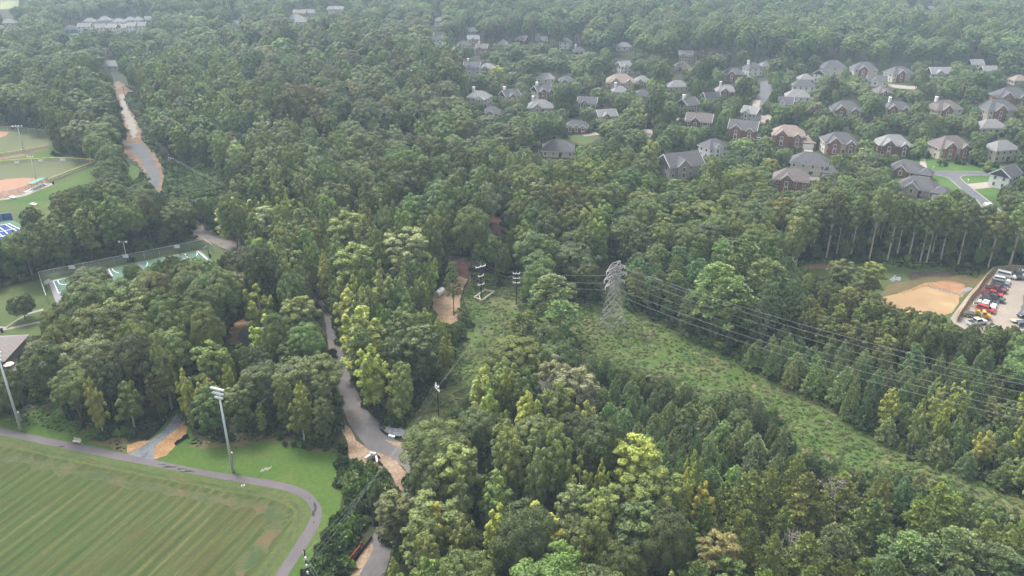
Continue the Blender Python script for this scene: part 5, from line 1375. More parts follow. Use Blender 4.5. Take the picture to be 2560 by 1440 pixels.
# low growth: leafy mound, grassy tuft
def mound(seed, R=1.0, h=.8, n=420, leaf=.3):
    K = Cards(seed); r = K.r
    for i in range(7):
        th = r.uniform(0, 6.28); q = r.uniform(0, .65) * R
        K.clump((q * math.cos(th), q * math.sin(th), h * .35), (R * .45, R * .45, h * r.uniform(.4, .8)), n // 7, leaf, r.uniform(.2, .8), None, .7, .5, nj=.8)
    return K.mesh("mound", LEAF)
def tuft(seed):
    K = Cards(seed)
    K.clump((0, 0, .1), (.8, .8, .4), 220, .32, .5, None, .8, .8, 1.3, True)
    return K.mesh("tuft", LEAF)
msrc = bpy.data.collections.new("low_growth_sources")
MOUNDS = 5
for i in range(MOUNDS):
    msrc.objects.link(bpy.data.objects.new("source_mound_%03d" % i, mound(i + 70)))
for i in range(3):
    msrc.objects.link(bpy.data.objects.new("source_mound_%03d" % (MOUNDS + i), tuft(i + 90)))

def scatter(name, rows, coll, label, cat):
    """rows: (x, y, z, sx, sy, sz, rz, r, g, b, idx) -> one object whose points carry instances"""
    a = np.array(rows, np.float32)
    n = len(a)
    me = bpy.data.meshes.new(name)
    me.vertices.add(n); me.vertices.foreach_set("co", a[:, :3].ravel())
    t = me.attributes.new("sc", 'FLOAT_VECTOR', 'POINT'); t.data.foreach_set("vector", a[:, 3:6].ravel())
    ro = np.zeros((n, 3), np.float32); ro[:, 2] = a[:, 6]
    t = me.attributes.new("rz", 'FLOAT_VECTOR', 'POINT'); t.data.foreach_set("vector", ro.ravel())
    co = np.ones((n, 4), np.float32); co[:, :3] = a[:, 7:10]
    t = me.attributes.new("tint", 'FLOAT_COLOR', 'POINT'); t.data.foreach_set("color", co.ravel())
    t = me.attributes.new("idx", 'INT', 'POINT'); t.data.foreach_set("value", a[:, 10].astype(np.int32))
    o = bpy.data.objects.new(name, me); C.objects.link(o)
    tag(o, label, cat, None, 'stuff')
    g = bpy.data.node_groups.new(name + "_nodes", 'GeometryNodeTree')
    g.interface.new_socket("Geometry", in_out='INPUT', socket_type='NodeSocketGeometry')
    g.interface.new_socket("Geometry", in_out='OUTPUT', socket_type='NodeSocketGeometry')
    gi, go = g.nodes.new("NodeGroupInput"), g.nodes.new("NodeGroupOutput")
    ip = g.nodes.new("GeometryNodeInstanceOnPoints"); ci = g.nodes.new("GeometryNodeCollectionInfo")
    ci.inputs["Collection"].default_value = coll
    ci.inputs["Separate Children"].default_value = True
    ci.inputs["Reset Children"].default_value = True
    def na(nm, ty):
        x = g.nodes.new("GeometryNodeInputNamedAttribute"); x.data_type = ty; x.inputs["Name"].default_value = nm
        return x.outputs["Attribute"]
    g.links.new(gi.outputs[0], ip.inputs["Points"]); g.links.new(ci.outputs[0], ip.inputs["Instance"])
    ip.inputs["Pick Instance"].default_value = True
    g.links.new(na("idx", 'INT'), ip.inputs["Instance Index"])
    g.links.new(na("rz", 'FLOAT_VECTOR'), ip.inputs["Rotation"])
    g.links.new(na("sc", 'FLOAT_VECTOR'), ip.inputs["Scale"])
    g.links.new(ip.outputs[0], go.inputs[0])
    md = o.modifiers.new("scatter", 'NODES'); md.node_group = g
    return o

# ---- rasters in the frame of the photograph, used only to keep trees off what stands between them
RW, RH, OX, OY, RS = 860, 560, -440, -120, 4.0
gx, gy = np.meshgrid(OX + (np.arange(RW) + .5) * RS, OY + (np.arange(RH) + .5) * RS)
def pmask(px):
    m = np.zeros((RH, RW), bool)
    n = len(px)
    for i in range(n):
        (xa, ya), (xb, yb) = px[i], px[(i + 1) % n]
        if ya == yb: continue
        c = (gy > min(ya, yb)) & (gy <= max(ya, yb))
        xi = xa + (gy - ya) * (xb - xa) / (yb - ya)
        m ^= c & (gx < xi)
    return m
def look(m, x, y):
    i = np.clip(((y - OY) / RS).astype(int), 0, RH - 1); j = np.clip(((x - OX) / RS).astype(int), 0, RW - 1)
    return m[i, j]
CLEAR = np.zeros((RH, RW), bool)
clear_polys = [
    [(-440, 985)] + r1([(0, 290), (100, 275), (300, 190), (350, 150), (480, 250), (540, 330), (620, 430), (900, 430), (1000, 440), (1180, 330), (1240, 230), (1310, 185), (1360, 230), (1345, 330), (1395, 345), (1370, 420), (1650, 440), (1900, 415), (2100, 430), (2250, 490), (2500, 530), (2430, 700), (2520, 850), (2400, 1130), (2280, 1320), (2100, 1700), (-1300, 1700)]),
    [(783, 735), (800, 800), (828, 870), (845, 960), (852, 1010), (850, 1080), (880, 1160), (905, 1180), (985, 1215), (1010, 1200), (1032, 1140), (1045, 1108), (1010, 1085), (990, 1065), (960, 1055), (930, 1035), (905, 1000), (888, 960), (862, 900), (842, 850), (818, 790), (797, 735)],
    [(932, 1340), (945, 1360), (958, 1395), (962, 1500), (850, 1500), (905, 1380)],
    z4([(1450, 270), (1640, 350), (1770, 430), (1730, 480), (1600, 430), (1480, 375)]),
    z4([(1680, 1150), (1700, 1040), (1830, 950), (1900, 1000), (1870, 1140)]),
    zk([(60, 655), (2300, 215), (2400, 290), (2540, 390), (2380, 500), (2200, 440), (2050, 450), (1960, 400), (1800, 410), (1700, 430), (1600, 490), (1560, 560), (1450, 530), (1300, 490), (1200, 620), (1080, 690), (1000, 600), (850, 620), (700, 650), (560, 720), (440, 830), (430, 920), (310, 1010), (220, 1060)]),
    [(-440, 740)] + z4([(0, 745), (280, 690), (400, 840), (300, 920), (260, 940), (270, 980), (280, 1080), (200, 1110), (150, 1250), (100, 1330), (0, 1330), (-1300, 1330)]),
    [(-300, 540)] + zb([(0, 1060), (145, 1060), (240, 1180), (210, 1230), (100, 1240), (50, 1340), (-1300, 1340)]),
    [(-440, 300)] + zb([(0, 80), (555, 160), (540, 330), (570, 430), (1000, 445), (1100, 470), (1090, 560), (1070, 690), (850, 740), (700, 790), (560, 810), (550, 1000), (530, 1110), (440, 1100), (400, 1000), (250, 980), (230, 1060), (-1300, 1060)]),
    z1([(915, 1230), (1000, 1215), (1040, 1290), (970, 1330)]),
    z1([(830, 640), (880, 605), (1010, 685), (940, 780), (1000, 850), (1060, 970), (1060, 1040), (1130, 1100), (1230, 1310), (1200, 1400), (1130, 1400), (1090, 1290), (1030, 1220), (930, 1150), (905, 1050), (950, 980), (910, 880), (890, 760), (865, 700)]),
    KUD,
    z5([(700, 810), (740, 740), (850, 740), (850, 620), (770, 555), (860, 515), (960, 515), (975, 690), (905, 790), (890, 880), (850, 900), (800, 860), (700, 900)]),
    z5([(1110, 200), (1180, 220), (1240, 340), (1150, 340)]),
    C1, C2,
    z6([(860, 540), (1200, 560), (1300, 560), (2230, 600), (2330, 590), (2700, 570), (2700, 1100), (2450, 1010), (2350, 1000), (2250, 1020), (2140, 1020), (2000, 990), (1900, 890), (1820, 900), (1700, 880), (1600, 850), (1530, 850), (1480, 740), (1300, 700), (1100, 660), (1000, 600), (900, 600)]),
    zn([(190, 60), (330, 170), (430, 240), (850, 200), (900, 240), (1100, 260), (1240, 360), (1300, 280), (1500, 230), (1500, 520), (1430, 600), (1440, 720), (1380, 830), (1640, 1120), (1360, 1160), (1280, 1000), (1100, 870), (1100, 760), (920, 720), (900, 640), (680, 640), (580, 560), (500, 700), (350, 450), (280, 280)]),
    z3([(600, 610), (660, 600), (690, 670), (650, 740), (600, 770), (540, 750), (590, 690)]),
    z3([(1550, 625), (1790, 640), (1740, 668), (1600, 655)]),
    z3([(590, 860), (680, 850), (620, 925)]), z3([(915, 1095), (980, 1085), (985, 1140)]), z3([(1500, 600), (1720, 600), (1720, 625), (1500, 620)]),
    z2([(1690, 1010), (1930, 990), (1960, 1020), (1830, 1080)]), z2([(2240, 960), (2330, 965), (2320, 1030)]),
    z1([(-300, 0), (150, 0), (135, 45), (0, 60), (-300, 60)]),
    [(1272, 670), (1308, 670), (1308, 765), (1272, 765)], [(1184, 648), (1232, 648), (1228, 758), (1188, 758)], [(1078, 955), (1108, 955), (1104, 1046), (1088, 1046)], [(1502, 650), (1560, 650), (1562, 830), (1498, 830)],
    z5([(700, 880), (880, 880), (872, 985), (800, 1010), (735, 965)]),
]
for p in clear_polys: CLEAR |= pmask(p)
for hs_ in HOUSES:
    x, y, wd = hs_[:3]
    q = .56 if y > 300 else .42 if y > 100 else .5
    CLEAR |= pmask([(x - wd * .46, y + wd * .1), (x - wd * .25, y - 3), (x + wd * .25, y - 3), (x + wd * .46, y + wd * .1), (x + wd * .44, y + wd * q), (x - wd * .44, y + wd * q)])
# ---- what grows where (by where the tree tops show)
T_ = {'dk': (.040, .056, .023), 'md': (.056, .079, .028), 'lt': (.074, .100, .032), 'yg': (.112, .138, .032), 'ye': (.150, .150, .034), 'pale': (.085, .106, .054),
      'ol': (.060, .075, .024), 'br': (.060, .064, .028), 'pd': (.064, .094, .044), 'pm': (.084, .118, .050), 'pb': (.055, .084, .034), 'vo': (.080, .100, .030), 'or': (.105, .090, .040), 'pu': (.035, .022, .026)}
REG = [  # polygon, [(kind, tint, weight)], height range factor
    (None, [('oak', 'dk', 6), ('oak', 'md', 5), ('poplar', 'md', 1), ('oak', 'ol', 1), ('lob', 'pd', 1), ('oak', 'lt', 1.2), ('oak', 'br', .2), ('maple', 'yg', .1)], (.85, 1.2)),
    ([(1060, 60), (2700, 40), (2700, 640), (2080, 430), (1650, 430), (1300, 370), (1180, 330), (1120, 200)], [('round', 'dk', 5), ('round', 'md', 5), ('oak', 'dk', 2), ('round', 'lt', 1), ('ypine', 'pd', 1), ('round', 'br', .3), ('lob', 'pd', 1.2), ('round', 'pu', .15)], (.75, 1.25)),
    ([(1300, -120), (3000, -120), (3000, 130), (1600, 110), (1100, 60)], [('oak', 'dk', 5), ('oak', 'md', 4), ('poplar', 'md', 1), ('oak', 'br', .6)], (.95, 1.3)),
    ([(560, 60), (1060, 60), (1200, 250), (1200, 330), (700, 300), (500, 220)], [('oak', 'dk', 6), ('oak', 'br', 1.2), ('oak', 'md', 3), ('oak', 'ol', 1)], (1.1, 1.45)),
    ([(330, 140), (560, 110), (700, 300), (560, 460), (420, 470), (330, 300)], [('oak', 'md', 3), ('poplar', 'lt', 3), ('oak', 'dk', 3), ('maple', 'lt', 1)], (.85, 1.1)),
    ([(560, 300), (1240, 320), (1250, 560), (900, 640), (560, 520)], [('oak', 'dk', 5), ('poplar', 'pale', 1.2), ('poplar', 'md', 2.5), ('oak', 'md', 2), ('lob', 'pd', 2), ('poplar', 'lt', 1)], (.85, 1.15)),
    ([(1240, 360), (1660, 380), (2000, 440), (2540, 560), (2540, 640), (1960, 640), (1560, 640), (1260, 560)], [('oak', 'md', 4), ('oak', 'dk', 2), ('poplar', 'lt', 3), ('oak', 'ol', 2), ('poplar', 'pale', 1), ('maple', 'lt', 1)], (.85, 1.1)),
    ([(1960, 470), (2560, 520), (2600, 640), (1960, 600)], [('tall', 'md', 5), ('tall', 'ol', 2), ('tall', 'dk', 2), ('tall', 'pale', 1)], (.85, 1.1)),
    ([(1060, 380), (1250, 440), (1250, 560), (1060, 560)], [('tall', 'pale', 3), ('tall', 'dk', 3), ('tall', 'md', 3)], (.9, 1.2)),
    ([(1480, 600), (1760, 600), (1760, 860), (1440, 780)], [('lob', 'pd', 5), ('lob', 'pm', 3), ('ypine', 'pd', 3)], (.7, .95)),
    ([(1740, 600), (1960, 600), (2080, 700), (1960, 860), (1740, 860)], [('lob', 'pm', 5), ('lob', 'pd', 3)], (.85, 1.1)),
    ([(1700, 850), (2000, 740), (2300, 800), (2560, 820), (2800, 1240), (2440, 1200), (2050, 1010)], [('ypine', 'pd', 5), ('ypine', 'pm', 6), ('ypine', 'md', 2), ('maple', 'lt', .6)], (.8, 1.25)),
    ([(2240, 900), (2800, 860), (2800, 1240), (2440, 1180), (2240, 1060)], [('maple', 'lt', 3), ('maple', 'yg', 2.2), ('ypine', 'pm', 4), ('maple', 'md', 2)], (.5, .7)),
    ([(2000, 680), (2240, 650), (2240, 800), (2000, 760)], [('poplar', 'ol', 3), ('poplar', 'md', 2)], (.5, .7)),
    ([(1440, 830), (1660, 890), (1960, 1000), (2010, 1100), (1740, 1120), (1480, 1060)], [('ypine', 'pd', 4), ('ypine', 'pm', 5)], (.65, .95)),
    ([(1740, 1100), (2140, 1120), (2560, 1230), (2900, 1300), (2900, 1700), (1700, 1700), (1700, 1250)], [('virg', 'vo', 9), ('virg', 'ol', 3), ('lob', 'pb', .2)], (.85, 1.15)),
    ([(2240, 1330), (2900, 1300), (2900, 1700), (2200, 1700)], [('lob', 'pb', 5), ('lob', 'pm', 2)], (.6, .75)),
    ([(980, 880), (1480, 840), (1480, 1060), (1740, 1120), (1740, 1700), (900, 1700), (900, 1240), (1040, 1120)], [('poplar', 'md', 4), ('oak', 'md', 3), ('poplar', 'lt', 2.4), ('maple', 'yg', 1.1), ('oak', 'dk', 2), ('oak', 'ol', 1.5), ('maple', 'lt', 2), ('poplar', 'pale', .7)], (.7, 1.0)),
    ([(0, 560), (500, 420), (490, 620), (0, 720)], [('oak', 'dk', 4), ('oak', 'md', 3), ('poplar', 'lt', 1), ('lob', 'pd', 2), ('poplar', 'md', 3)], (.7, 1.0)),
    ([(40, 620), (620, 560), (660, 860), (850, 860), (850, 1100), (0, 1100)], [('oak', 'dk', 5), ('oak', 'br', 1.6), ('oak', 'md', 4), ('oak', 'ol', 2), ('poplar', 'lt', 1), ('maple', 'yg', .3)], (.75, 1.0)),
    ([(620, 480), (1060, 520), (1140, 900), (880, 1000), (800, 720), (620, 680)], [('poplar', 'lt', 4), ('maple', 'lt', 3), ('maple', 'yg', 1.0), ('poplar', 'md', 3), ('oak', 'md', 2), ('poplar', 'pale', .7)], (.75, 1.0)),
    ([(440, 840), (880, 840), (880, 1100), (440, 1100)], [('poplar', 'md', 4), ('oak', 'dk', 2), ('maple', 'yg', .7), ('poplar', 'lt', 2), ('oak', 'md', 3)], (.55, .85)),
]
REGM = np.zeros((RH, RW), np.int32)
for i, (p, _, _) in enumerate(REG):
    if p: REGM[pmask(p)] = i
MIX = []
for _, mx, hr in REG:
    tot = sum(m[2] for m in mx)
    MIX.append(([m[0] for m in mx], [m[1] for m in mx], np.cumsum([m[2] / tot for m in mx]), hr))
TREE_GAIN = 2.4
def tintv(t, r_):
    c = np.array(T_[t]) * TREE_GAIN * np.array([1.06, 1.0, .92]); return tuple(c * (1 + r_.normal() * .13) * (1 + r_.normal(size=3) * .06))
rg = np.random.default_rng(11)
TREES = []     # x, y, R, h, kind, tintname
cellh = {}
def near_ok(x, y, R, f=.70):
    ci, cj = int(x // 8), int(y // 8)
    for a in (-1, 0, 1):
        for b in (-1, 0, 1):
            for (px_, py_, pr) in cellh.get((ci + a, cj + b), ()):
                if (px_ - x) ** 2 + (py_ - y) ** 2 < (f * (R + pr)) ** 2: return False
    return True
def put(x, y, R, h, k, t):
    cellh.setdefault((int(x // 8), int(y // 8)), []).append((x, y, R))
    TREES.append((x, y, R, h, k, t))
# trees that catch the eye: top of crown in the photograph, width in its pixels, kind, tint, height
HAND = [(640, 715, 75, 'maple', 'yg', 16), (662, 790, 85, 'maple', 'yg', 13), (898, 775, 125, 'maple', 'yg', 18), (925, 868, 85, 'maple', 'yg', 16), (868, 725, 75, 'maple', 'yg', 15), (945, 690, 85, 'maple', 'lt', 17),
        (1000, 700, 55, 'maple', 'lt', 16), (582, 497, 95, 'maple', 'yg', 17), (1015, 572, 120, 'poplar', 'pale', 20), (390, 838, 55, 'maple', 'lt', 19), (310, 725, 105, 'poplar', 'lt', 19), (1318, 985, 75, 'maple', 'yg', 15),
        (1215, 918, 90, 'maple', 'yg', 15), (1262, 925, 60, 'maple', 'yg', 14), (1092, 1262, 80, 'maple', 'ye', 13), (1340, 1262, 130, 'maple', 'yg', 14), (1250, 1265, 80, 'maple', 'yg', 13), (1215, 1355, 60, 'maple', 'yg', 12), (1405, 1330, 70, 'maple', 'ye', 12),
        (1600, 1095, 150, 'poplar', 'yg', 17), (1660, 1180, 120, 'poplar', 'lt', 17), (1340, 1080, 80, 'maple', 'lt', 15), (1485, 1228, 85, 'poplar', 'lt', 14), (1765, 1208, 55, 'maple', 'ye', 11), (1800, 1340, 110, 'poplar', 'or', 12), (1820, 1400, 100, 'poplar', 'lt', 10),
        (2098, 1318, 100, 'lob', 'pb', 12), (1130, 655, 44, 'lob', 'pm', 16), (1380, 690, 125, 'lob', 'pm', 17), (1405, 752, 100, 'lob', 'pm', 16), (1312, 782, 95, 'lob', 'lt', 15), (1300, 845, 130, 'oak', 'ol', 14), (1440, 925, 115, 'poplar', 'pale', 16),
        (1385, 890, 80, 'poplar', 'pale', 16), (1102, 455, 65, 'tall', 'pale', 24), (1218, 460, 50, 'tall', 'pale', 23), (2110, 650, 66, 'poplar', 'ol', 12), (2185, 657, 70, 'poplar', 'ol', 12), (2410, 487, 72, 'round', 'dk', 7), (44, 733, 58, 'round', 'dk', 8), (75, 517, 50, 'poplar', 'lt', 11),
        (152, 500, 62, 'poplar', 'lt', 14), (640, 852, 30, 'maple', 'yg', 13), (568, 878, 28, 'maple', 'yg', 13), (560, 915, 40, 'maple', 'yg', 11), (462, 945, 42, 'maple', 'yg', 9), (378, 938, 50, 'poplar', 'ol', 11), (310, 958, 70, 'maple', 'lt', 11), (210, 845, 140, 'oak', 'br', 17),
        (730, 900, 130, 'oak', 'md', 14), (655, 905, 110, 'oak', 'dk', 14), (790, 890, 110, 'oak', 'md', 14), (520, 855, 95, 'poplar', 'lt', 15), (745, 745, 100, 'poplar', 'lt', 16), (100, 850, 95, 'round', 'md', 10), (222, 668, 90, 'oak', 'dk', 12), (380, 682, 65, 'oak', 'or', 11),
        (1215, 585, 80, 'round', 'md', 11), (1040, 820, 110, 'poplar', 'dk', 17), (1000, 830, 80, 'poplar', 'dk', 16), (1860, 605, 130, 'lob', 'pb', 22), (1800, 660, 130, 'lob', 'pm', 21), (1920, 650, 120, 'lob', 'pm', 21), (1840, 700, 120, 'lob', 'pm', 19), (2285, 1345, 150, 'lob', 'pb', 13), (2400, 1330, 150, 'lob', 'pb', 14), (2500, 1370, 150, 'lob', 'pb', 13),
        (2235, 1395, 110, 'lob', 'pb', 10), (2170, 1395, 90, 'virg', 'vo', 9), (1090, 1060, 140, 'oak', 'md', 16), (1130, 1120, 130, 'poplar', 'lt', 16), (1080, 1130, 110, 'oak', 'md', 15), (1075, 1260, 140, 'poplar', 'ol', 13), (985, 1235, 110, 'poplar', 'ol', 12), (1048, 1300, 110, 'poplar', 'md', 13),
        (1240, 1180, 90, 'maple', 'lt', 14), (1150, 1195, 70, 'maple', 'lt', 14), (1430, 1215, 90, 'poplar', 'pale', 14), (1430, 1300, 110, 'oak', 'md', 13), (1560, 1200, 130, 'poplar', 'lt', 16), (1600, 1270, 140, 'poplar', 'md', 15), (560, 680, 110, 'oak', 'br', 16), (495, 645, 70, 'oak', 'md', 12), (620, 620, 90, 'oak', 'dk', 16),
        (700, 560, 80, 'maple', 'lt', 17), (755, 520, 80, 'lob', 'pd', 18), (660, 520, 110, 'poplar', 'pale', 17), (860, 530, 100, 'poplar', 'lt', 20), (910, 545, 80, 'maple', 'lt', 20), (880, 610, 110, 'poplar', 'lt', 20), (2365, 80, 45, 'oak', 'lt', 18), (1245, 165, 40, 'poplar', 'yg', 14)]
for x, y, wd, k, t, h in HAND:
    p = at(x, y, h)
    _, _, dep = proj(p)
    R = wd / 2 * dep / F * (1.3 if k in ('maple', 'poplar', 'tall') else 1.1)
    put(p.x, p.y, R, h * 1.0, k, t)
NH = len(TREES)
# pale trunks lining the far side of the pond and behind the clay strip
for bx, by, h in [(1987, 648, 21), (2065, 648, 22), (2090, 640, 18), (2125, 648, 21), (2172, 653, 24), (2218, 652, 22), (2300, 655, 19), (2315, 659, 22), (2395, 662, 20), (2440, 655, 19), (2270, 650, 19), (2030, 640, 19), (2470, 668, 18), (2350, 655, 18), (2240, 648, 20), (1120, 632, 24), (1145, 632, 22), (1160, 635, 21), (1178, 628, 23), (1186, 620, 22), (1212, 585, 24), (1224, 580, 22)]:
    p = at(bx, by)
    put(p.x, p.y, 3.6, h, 'tall', rnd.choice(['md', 'dk', 'pale', 'ol']))
def candidates(y0, y1, step):
    ys = np.arange(y0, y1, step)
    P = []
    for y in ys:
        hw = (abs(y) * .62 + 75)
        xs = np.arange(-hw, hw, step)
        P.append(np.stack([xs + rg.uniform(-.5, .5, len(xs)) * step, np.full(len(xs), y) + rg.uniform(-.5, .5, len(xs)) * step], 1))
    return np.concatenate(P)
def nproj(x, y, z):
    dz = z - H
    dep = y * CP - dz * SP; up = y * SP + dz * CP
    return CX + F * x / dep, CY - F * up / dep
cand = np.concatenate([candidates(70, 330, 1.5), candidates(330, 520, 2.6), candidates(520, 1220, 4.2)])
rg.shuffle(cand)
px0, py0 = nproj(cand[:, 0], cand[:, 1], 0)
pxt, pyt = nproj(cand[:, 0], cand[:, 1], 15)
reg = look(REGM, pxt, pyt)
n = len(cand)
kk = np.empty(n, object); tt = np.empty(n, object); hh = np.zeros(n); RR = np.zeros(n)
uu = rg.uniform(size=n)
# neighbouring trees tend to be alike
clus = np.sin(cand[:, 0] * .11 + 3 * np.sin(cand[:, 1] * .043)) * np.sin(cand[:, 1] * .09 + 2 * np.sin(cand[:, 0] * .05)) * .5 + .5
uu = np.clip(uu * .6 + clus * .4 + rg.normal(size=n) * .06, 0, .999)
hill = 1.0 + .20 * np.sin(cand[:, 0] * .021 + 1.3 * np.sin(cand[:, 1] * .013)) * np.sin(cand[:, 1] * .019 + 1.1 * np.sin(cand[:, 0] * .017 + 2)) + .06 * np.sin(cand[:, 0] * .07) * np.sin(cand[:, 1] * .08)
for i, (ks, ts, cw, hr) in enumerate(MIX):
    s_ = np.where(reg == i)[0]
    if not len(s_): continue
    j = np.searchsorted(cw, uu[s_])
    j = np.minimum(j, len(ks) - 1)
    f = rg.uniform(hr[0], hr[1], len(s_))
    for a, b, ff in zip(s_, j, f):
        k = ks[b]; kk[a] = k; tt[a] = ts[b]
        hh[a] = NOM[k][0] * ff * hill[a]; RR[a] = NOM[k][1] * (ff * .6 + .4) * rg.uniform(.66, 1.22)
far = cand[:, 1] > 520
RR[far] *= 1.15
base_ok = ~look(CLEAR, px0, py0) & ~look(pmask(VERGE), px0, py0) & ~look(pmask([(700, 1380), (930, 1250), (962, 1340), (962, 1440), (900, 1800), (300, 1800)]), px0, py0)
order = None
for scale in (1.0, .62, .4):
    hs, Rs = hh * scale, RR * (scale if scale == 1 else scale * 1.05)
    ok = base_ok.copy()
    if scale < 1: ok &= (cand[:, 1] < 520)
    for fz, fx in [(1.0, 0)] + [(z_, 0) for z_ in np.arange(.06, .96, .07)] + [(z_, q_ * w_) for z_, w_ in ((.97, .35), (.91, .55), (.85, .72), (.79, .82), (.73, .88), (.67, .92), (.6, .95), (.53, .92), (.46, .85), (.4, .7)) for q_ in (-1, -.5, .5, 1)]:
        a, b = nproj(cand[:, 0] + fx * Rs, cand[:, 1], hs * fz)
        m = look(CLEAR, a, b)
        if fz < .5 and fx: m = m & (kk != 'tall')
        ok &= ~m
    for i in np.where(ok)[0]:
        x, y = cand[i]
        f = (.80 if kk[i] in ('ypine', 'virg') else .70) if y < 330 else .84
        if scale < 1: f += .12
        k_ = kk[i]
        if scale < 1 and k_ in ('oak', 'tall'): k_ = 'round'
        if near_ok(x, y, Rs[i], f): put(float(x), float(y), float(Rs[i]), float(hs[i]), k_, tt[i])
print("TREES", len(TREES), "near", sum(1 for t in TREES if t[1] < 420))

# ---- pick the trees that show largest as single trees, the rest is one mass
def fam(k): return 'pine_tree' if k in ('ypine', 'lob', 'virg') else 'broadleaf_tree'
sc_ = {'pine_tree': [], 'broadleaf_tree': []}
for i, (x, y, R, h, k, t) in enumerate(TREES):
    a, b, dep = proj((x, y, h))
    if 0 < a < 2560 and 0 < b < 1425:
        sc_[fam(k)].append((-(R * (h * .5 + R) / dep ** 2) * (10 if i < NH else 1), i))
SINGLE = set()
for k_, v in sc_.items():
    v.sort(); SINGLE |= {i for _, i in v[:295]}
TINTW = {'dk': 'dark green', 'md': 'mid green', 'lt': 'light green', 'yg': 'yellow green', 'ye': 'bright yellow', 'pale': 'pale grey green', 'ol': 'olive', 'br': 'brownish green', 'pd': 'dark', 'pm': 'deep green', 'pb': 'bright green', 'vo': 'olive green', 'or': 'orange tinged', 'pu': 'purple'}
KINDW = {'oak': 'spreading lumpy tree', 'round': 'low round tree', 'maple': 'narrow feathery tree', 'poplar': 'oval crowned tree', 'tall': 'bare trunked tree', 'ypine': 'small pointed pine', 'lob': 'puffy crowned pine', 'virg': 'feathery pine'}
LMK = [((1533, 828), "the steel lattice tower"), ((1205, 750), "the black pole in the timber frame"), ((1289, 760), "the black pole in the clearing"), ((1096, 1045), "the slim pole over the vines"), ((768, 1450), "the tall pole at the path"),
       ((1110, 740), "the white tank"), ((580, 1180), "the tall floodlight by the path"), ((50, 1075), "the left foreground floodlight"), ((316, 650), "the twin lamp pole at the court"), ((200, 1105), "the park bench"), ((250, 1050), "the shaded lawn edge"), ((400, 1080), "the gravel drive"),
       ((600, 820), "the curved straw bank"), ((930, 1150), "the white concrete headwall"), ((1000, 1090), "the grey stone heap"), ((20, 880), "the brown roofed park building"), ((150, 700), "the basketball courts"), ((480, 640), "the far end of the courts"), ((540, 600), "the road bend past the courts"),
       ((2310, 740), "the muddy pond"), ((2430, 800), "the yellow truck"), ((2500, 690), "the parked cars"), ((2000, 650), "the left end of the pond bank"), ((850, 880), "the shaded stretch of road"), ((1140, 640), "the red clay bank"), ((1230, 850), "the narrow grassy clearing"),
       ((1700, 900), "the upper power line corridor"), ((2000, 1060), "the middle power line corridor"), ((2350, 1190), "the lower power line corridor"), ((930, 1400), "the bottom end of the road"), ((1400, 1440), "the bottom edge"), ((1900, 1440), "the lower right edge"), ((2400, 1440), "the bottom right corner"),
       ((1500, 1150), "the mixed wood below the tower"), ((2560, 950), "the right edge"), ((2250, 900), "the young pine stand"), ((1850, 760), "the big round pine clump"), ((1330, 560), "the wood above the clearing"), ((50, 575), "the blue tennis court"), ((390, 420), "the grey road beside the ball field"), ((800, 600), "the middle of the wood"),
       ((1980, 450), "the brick house with screened porch"), ((2460, 500), "the white box truck"), ((1700, 420), "the taupe house"), ((750, 1080), "the lawn edge above the path bend"), ((880, 1250), "the shrubs along the mown bank"), ((1750, 1250), "the left edge of the feathery pines"), ((2100, 1250), "the feathery pine stand"), ((2000, 850), "the pine slope")]
ORD = ["nearest", "second", "third", "fourth", "fifth", "sixth", "seventh", "eighth", "ninth", "tenth", "eleventh", "twelfth", "thirteenth", "fourteenth", "fifteenth", "sixteenth", "seventeenth", "eighteenth", "nineteenth", "twentieth"] + ["twenty-" + q for q in ("first", "second", "third", "fourth", "fifth", "sixth", "seventh", "eighth", "ninth")] + ["thirtieth"]
def locate(items, lmk):
    """items: [(key, px, py, phrase)] -> {key: label} with a landmark, a side and, where needed, a rank"""
    grp = {}
    for key, a, b, ph in items:
        (lx, ly), nm = min(lmk, key=lambda L: (L[0][0] - a) ** 2 + ((L[0][1] - b) * 1.3) ** 2)
        dx, dy = a - lx, (b - ly) * 1.3
        side = ("left of" if dx < 0 else "right of") if abs(dx) > abs(dy) else ("behind" if dy < 0 else "in front of")
        grp.setdefault((ph, side, nm), []).append((dx * dx + dy * dy, key))
    out = {}
    for (ph, side, nm), v in grp.items():
        v.sort()
        for j, (_, key) in enumerate(v):
            out[key] = f"{ph} {side} {nm}" if len(v) == 1 else f"{ORD[min(j, 29)]} {ph} {side} {nm}"
    return out
items = []
for i in sorted(SINGLE):
    x, y, R, h, k, t = TREES[i]
    a, b, _ = proj((x, y, h * .75))
    items.append((i, a, b, TINTW[t] + " " + KINDW[k]))
LAB = locate(items, LMK)
protos = {}
for i in sorted(SINGLE):
    x, y, R, h, k, t = TREES[i]
    v = rnd.randrange(NV[k])
    H0, R0 = NOM[k]
    if (k, v) not in protos:
        e = empty(fam(k))
        c_ = bpy.data.objects.new("crown", HI[k][v][0]); C.objects.link(c_); c_.parent = e
        t_ = bpy.data.objects.new("trunk", HI[k][v][1]); C.objects.link(t_); t_.parent = e
        protos[(k, v)] = e
    else:
        e = copy_tree(protos[(k, v)])
    e.location = (x, y, 0); e.rotation_euler = (0, 0, rnd.uniform(0, 6.283)); e.scale = (R / R0, R / R0, h / H0)
    tc = tintv(t, rg)
    for ch in e.children: ch["tint"] = tc
    tag(e, LAB[i], 'tree', {'pine_tree': 'pines of the woods', 'broadleaf_tree': 'broadleaf trees of the woods'}[fam(k)])
rows = []
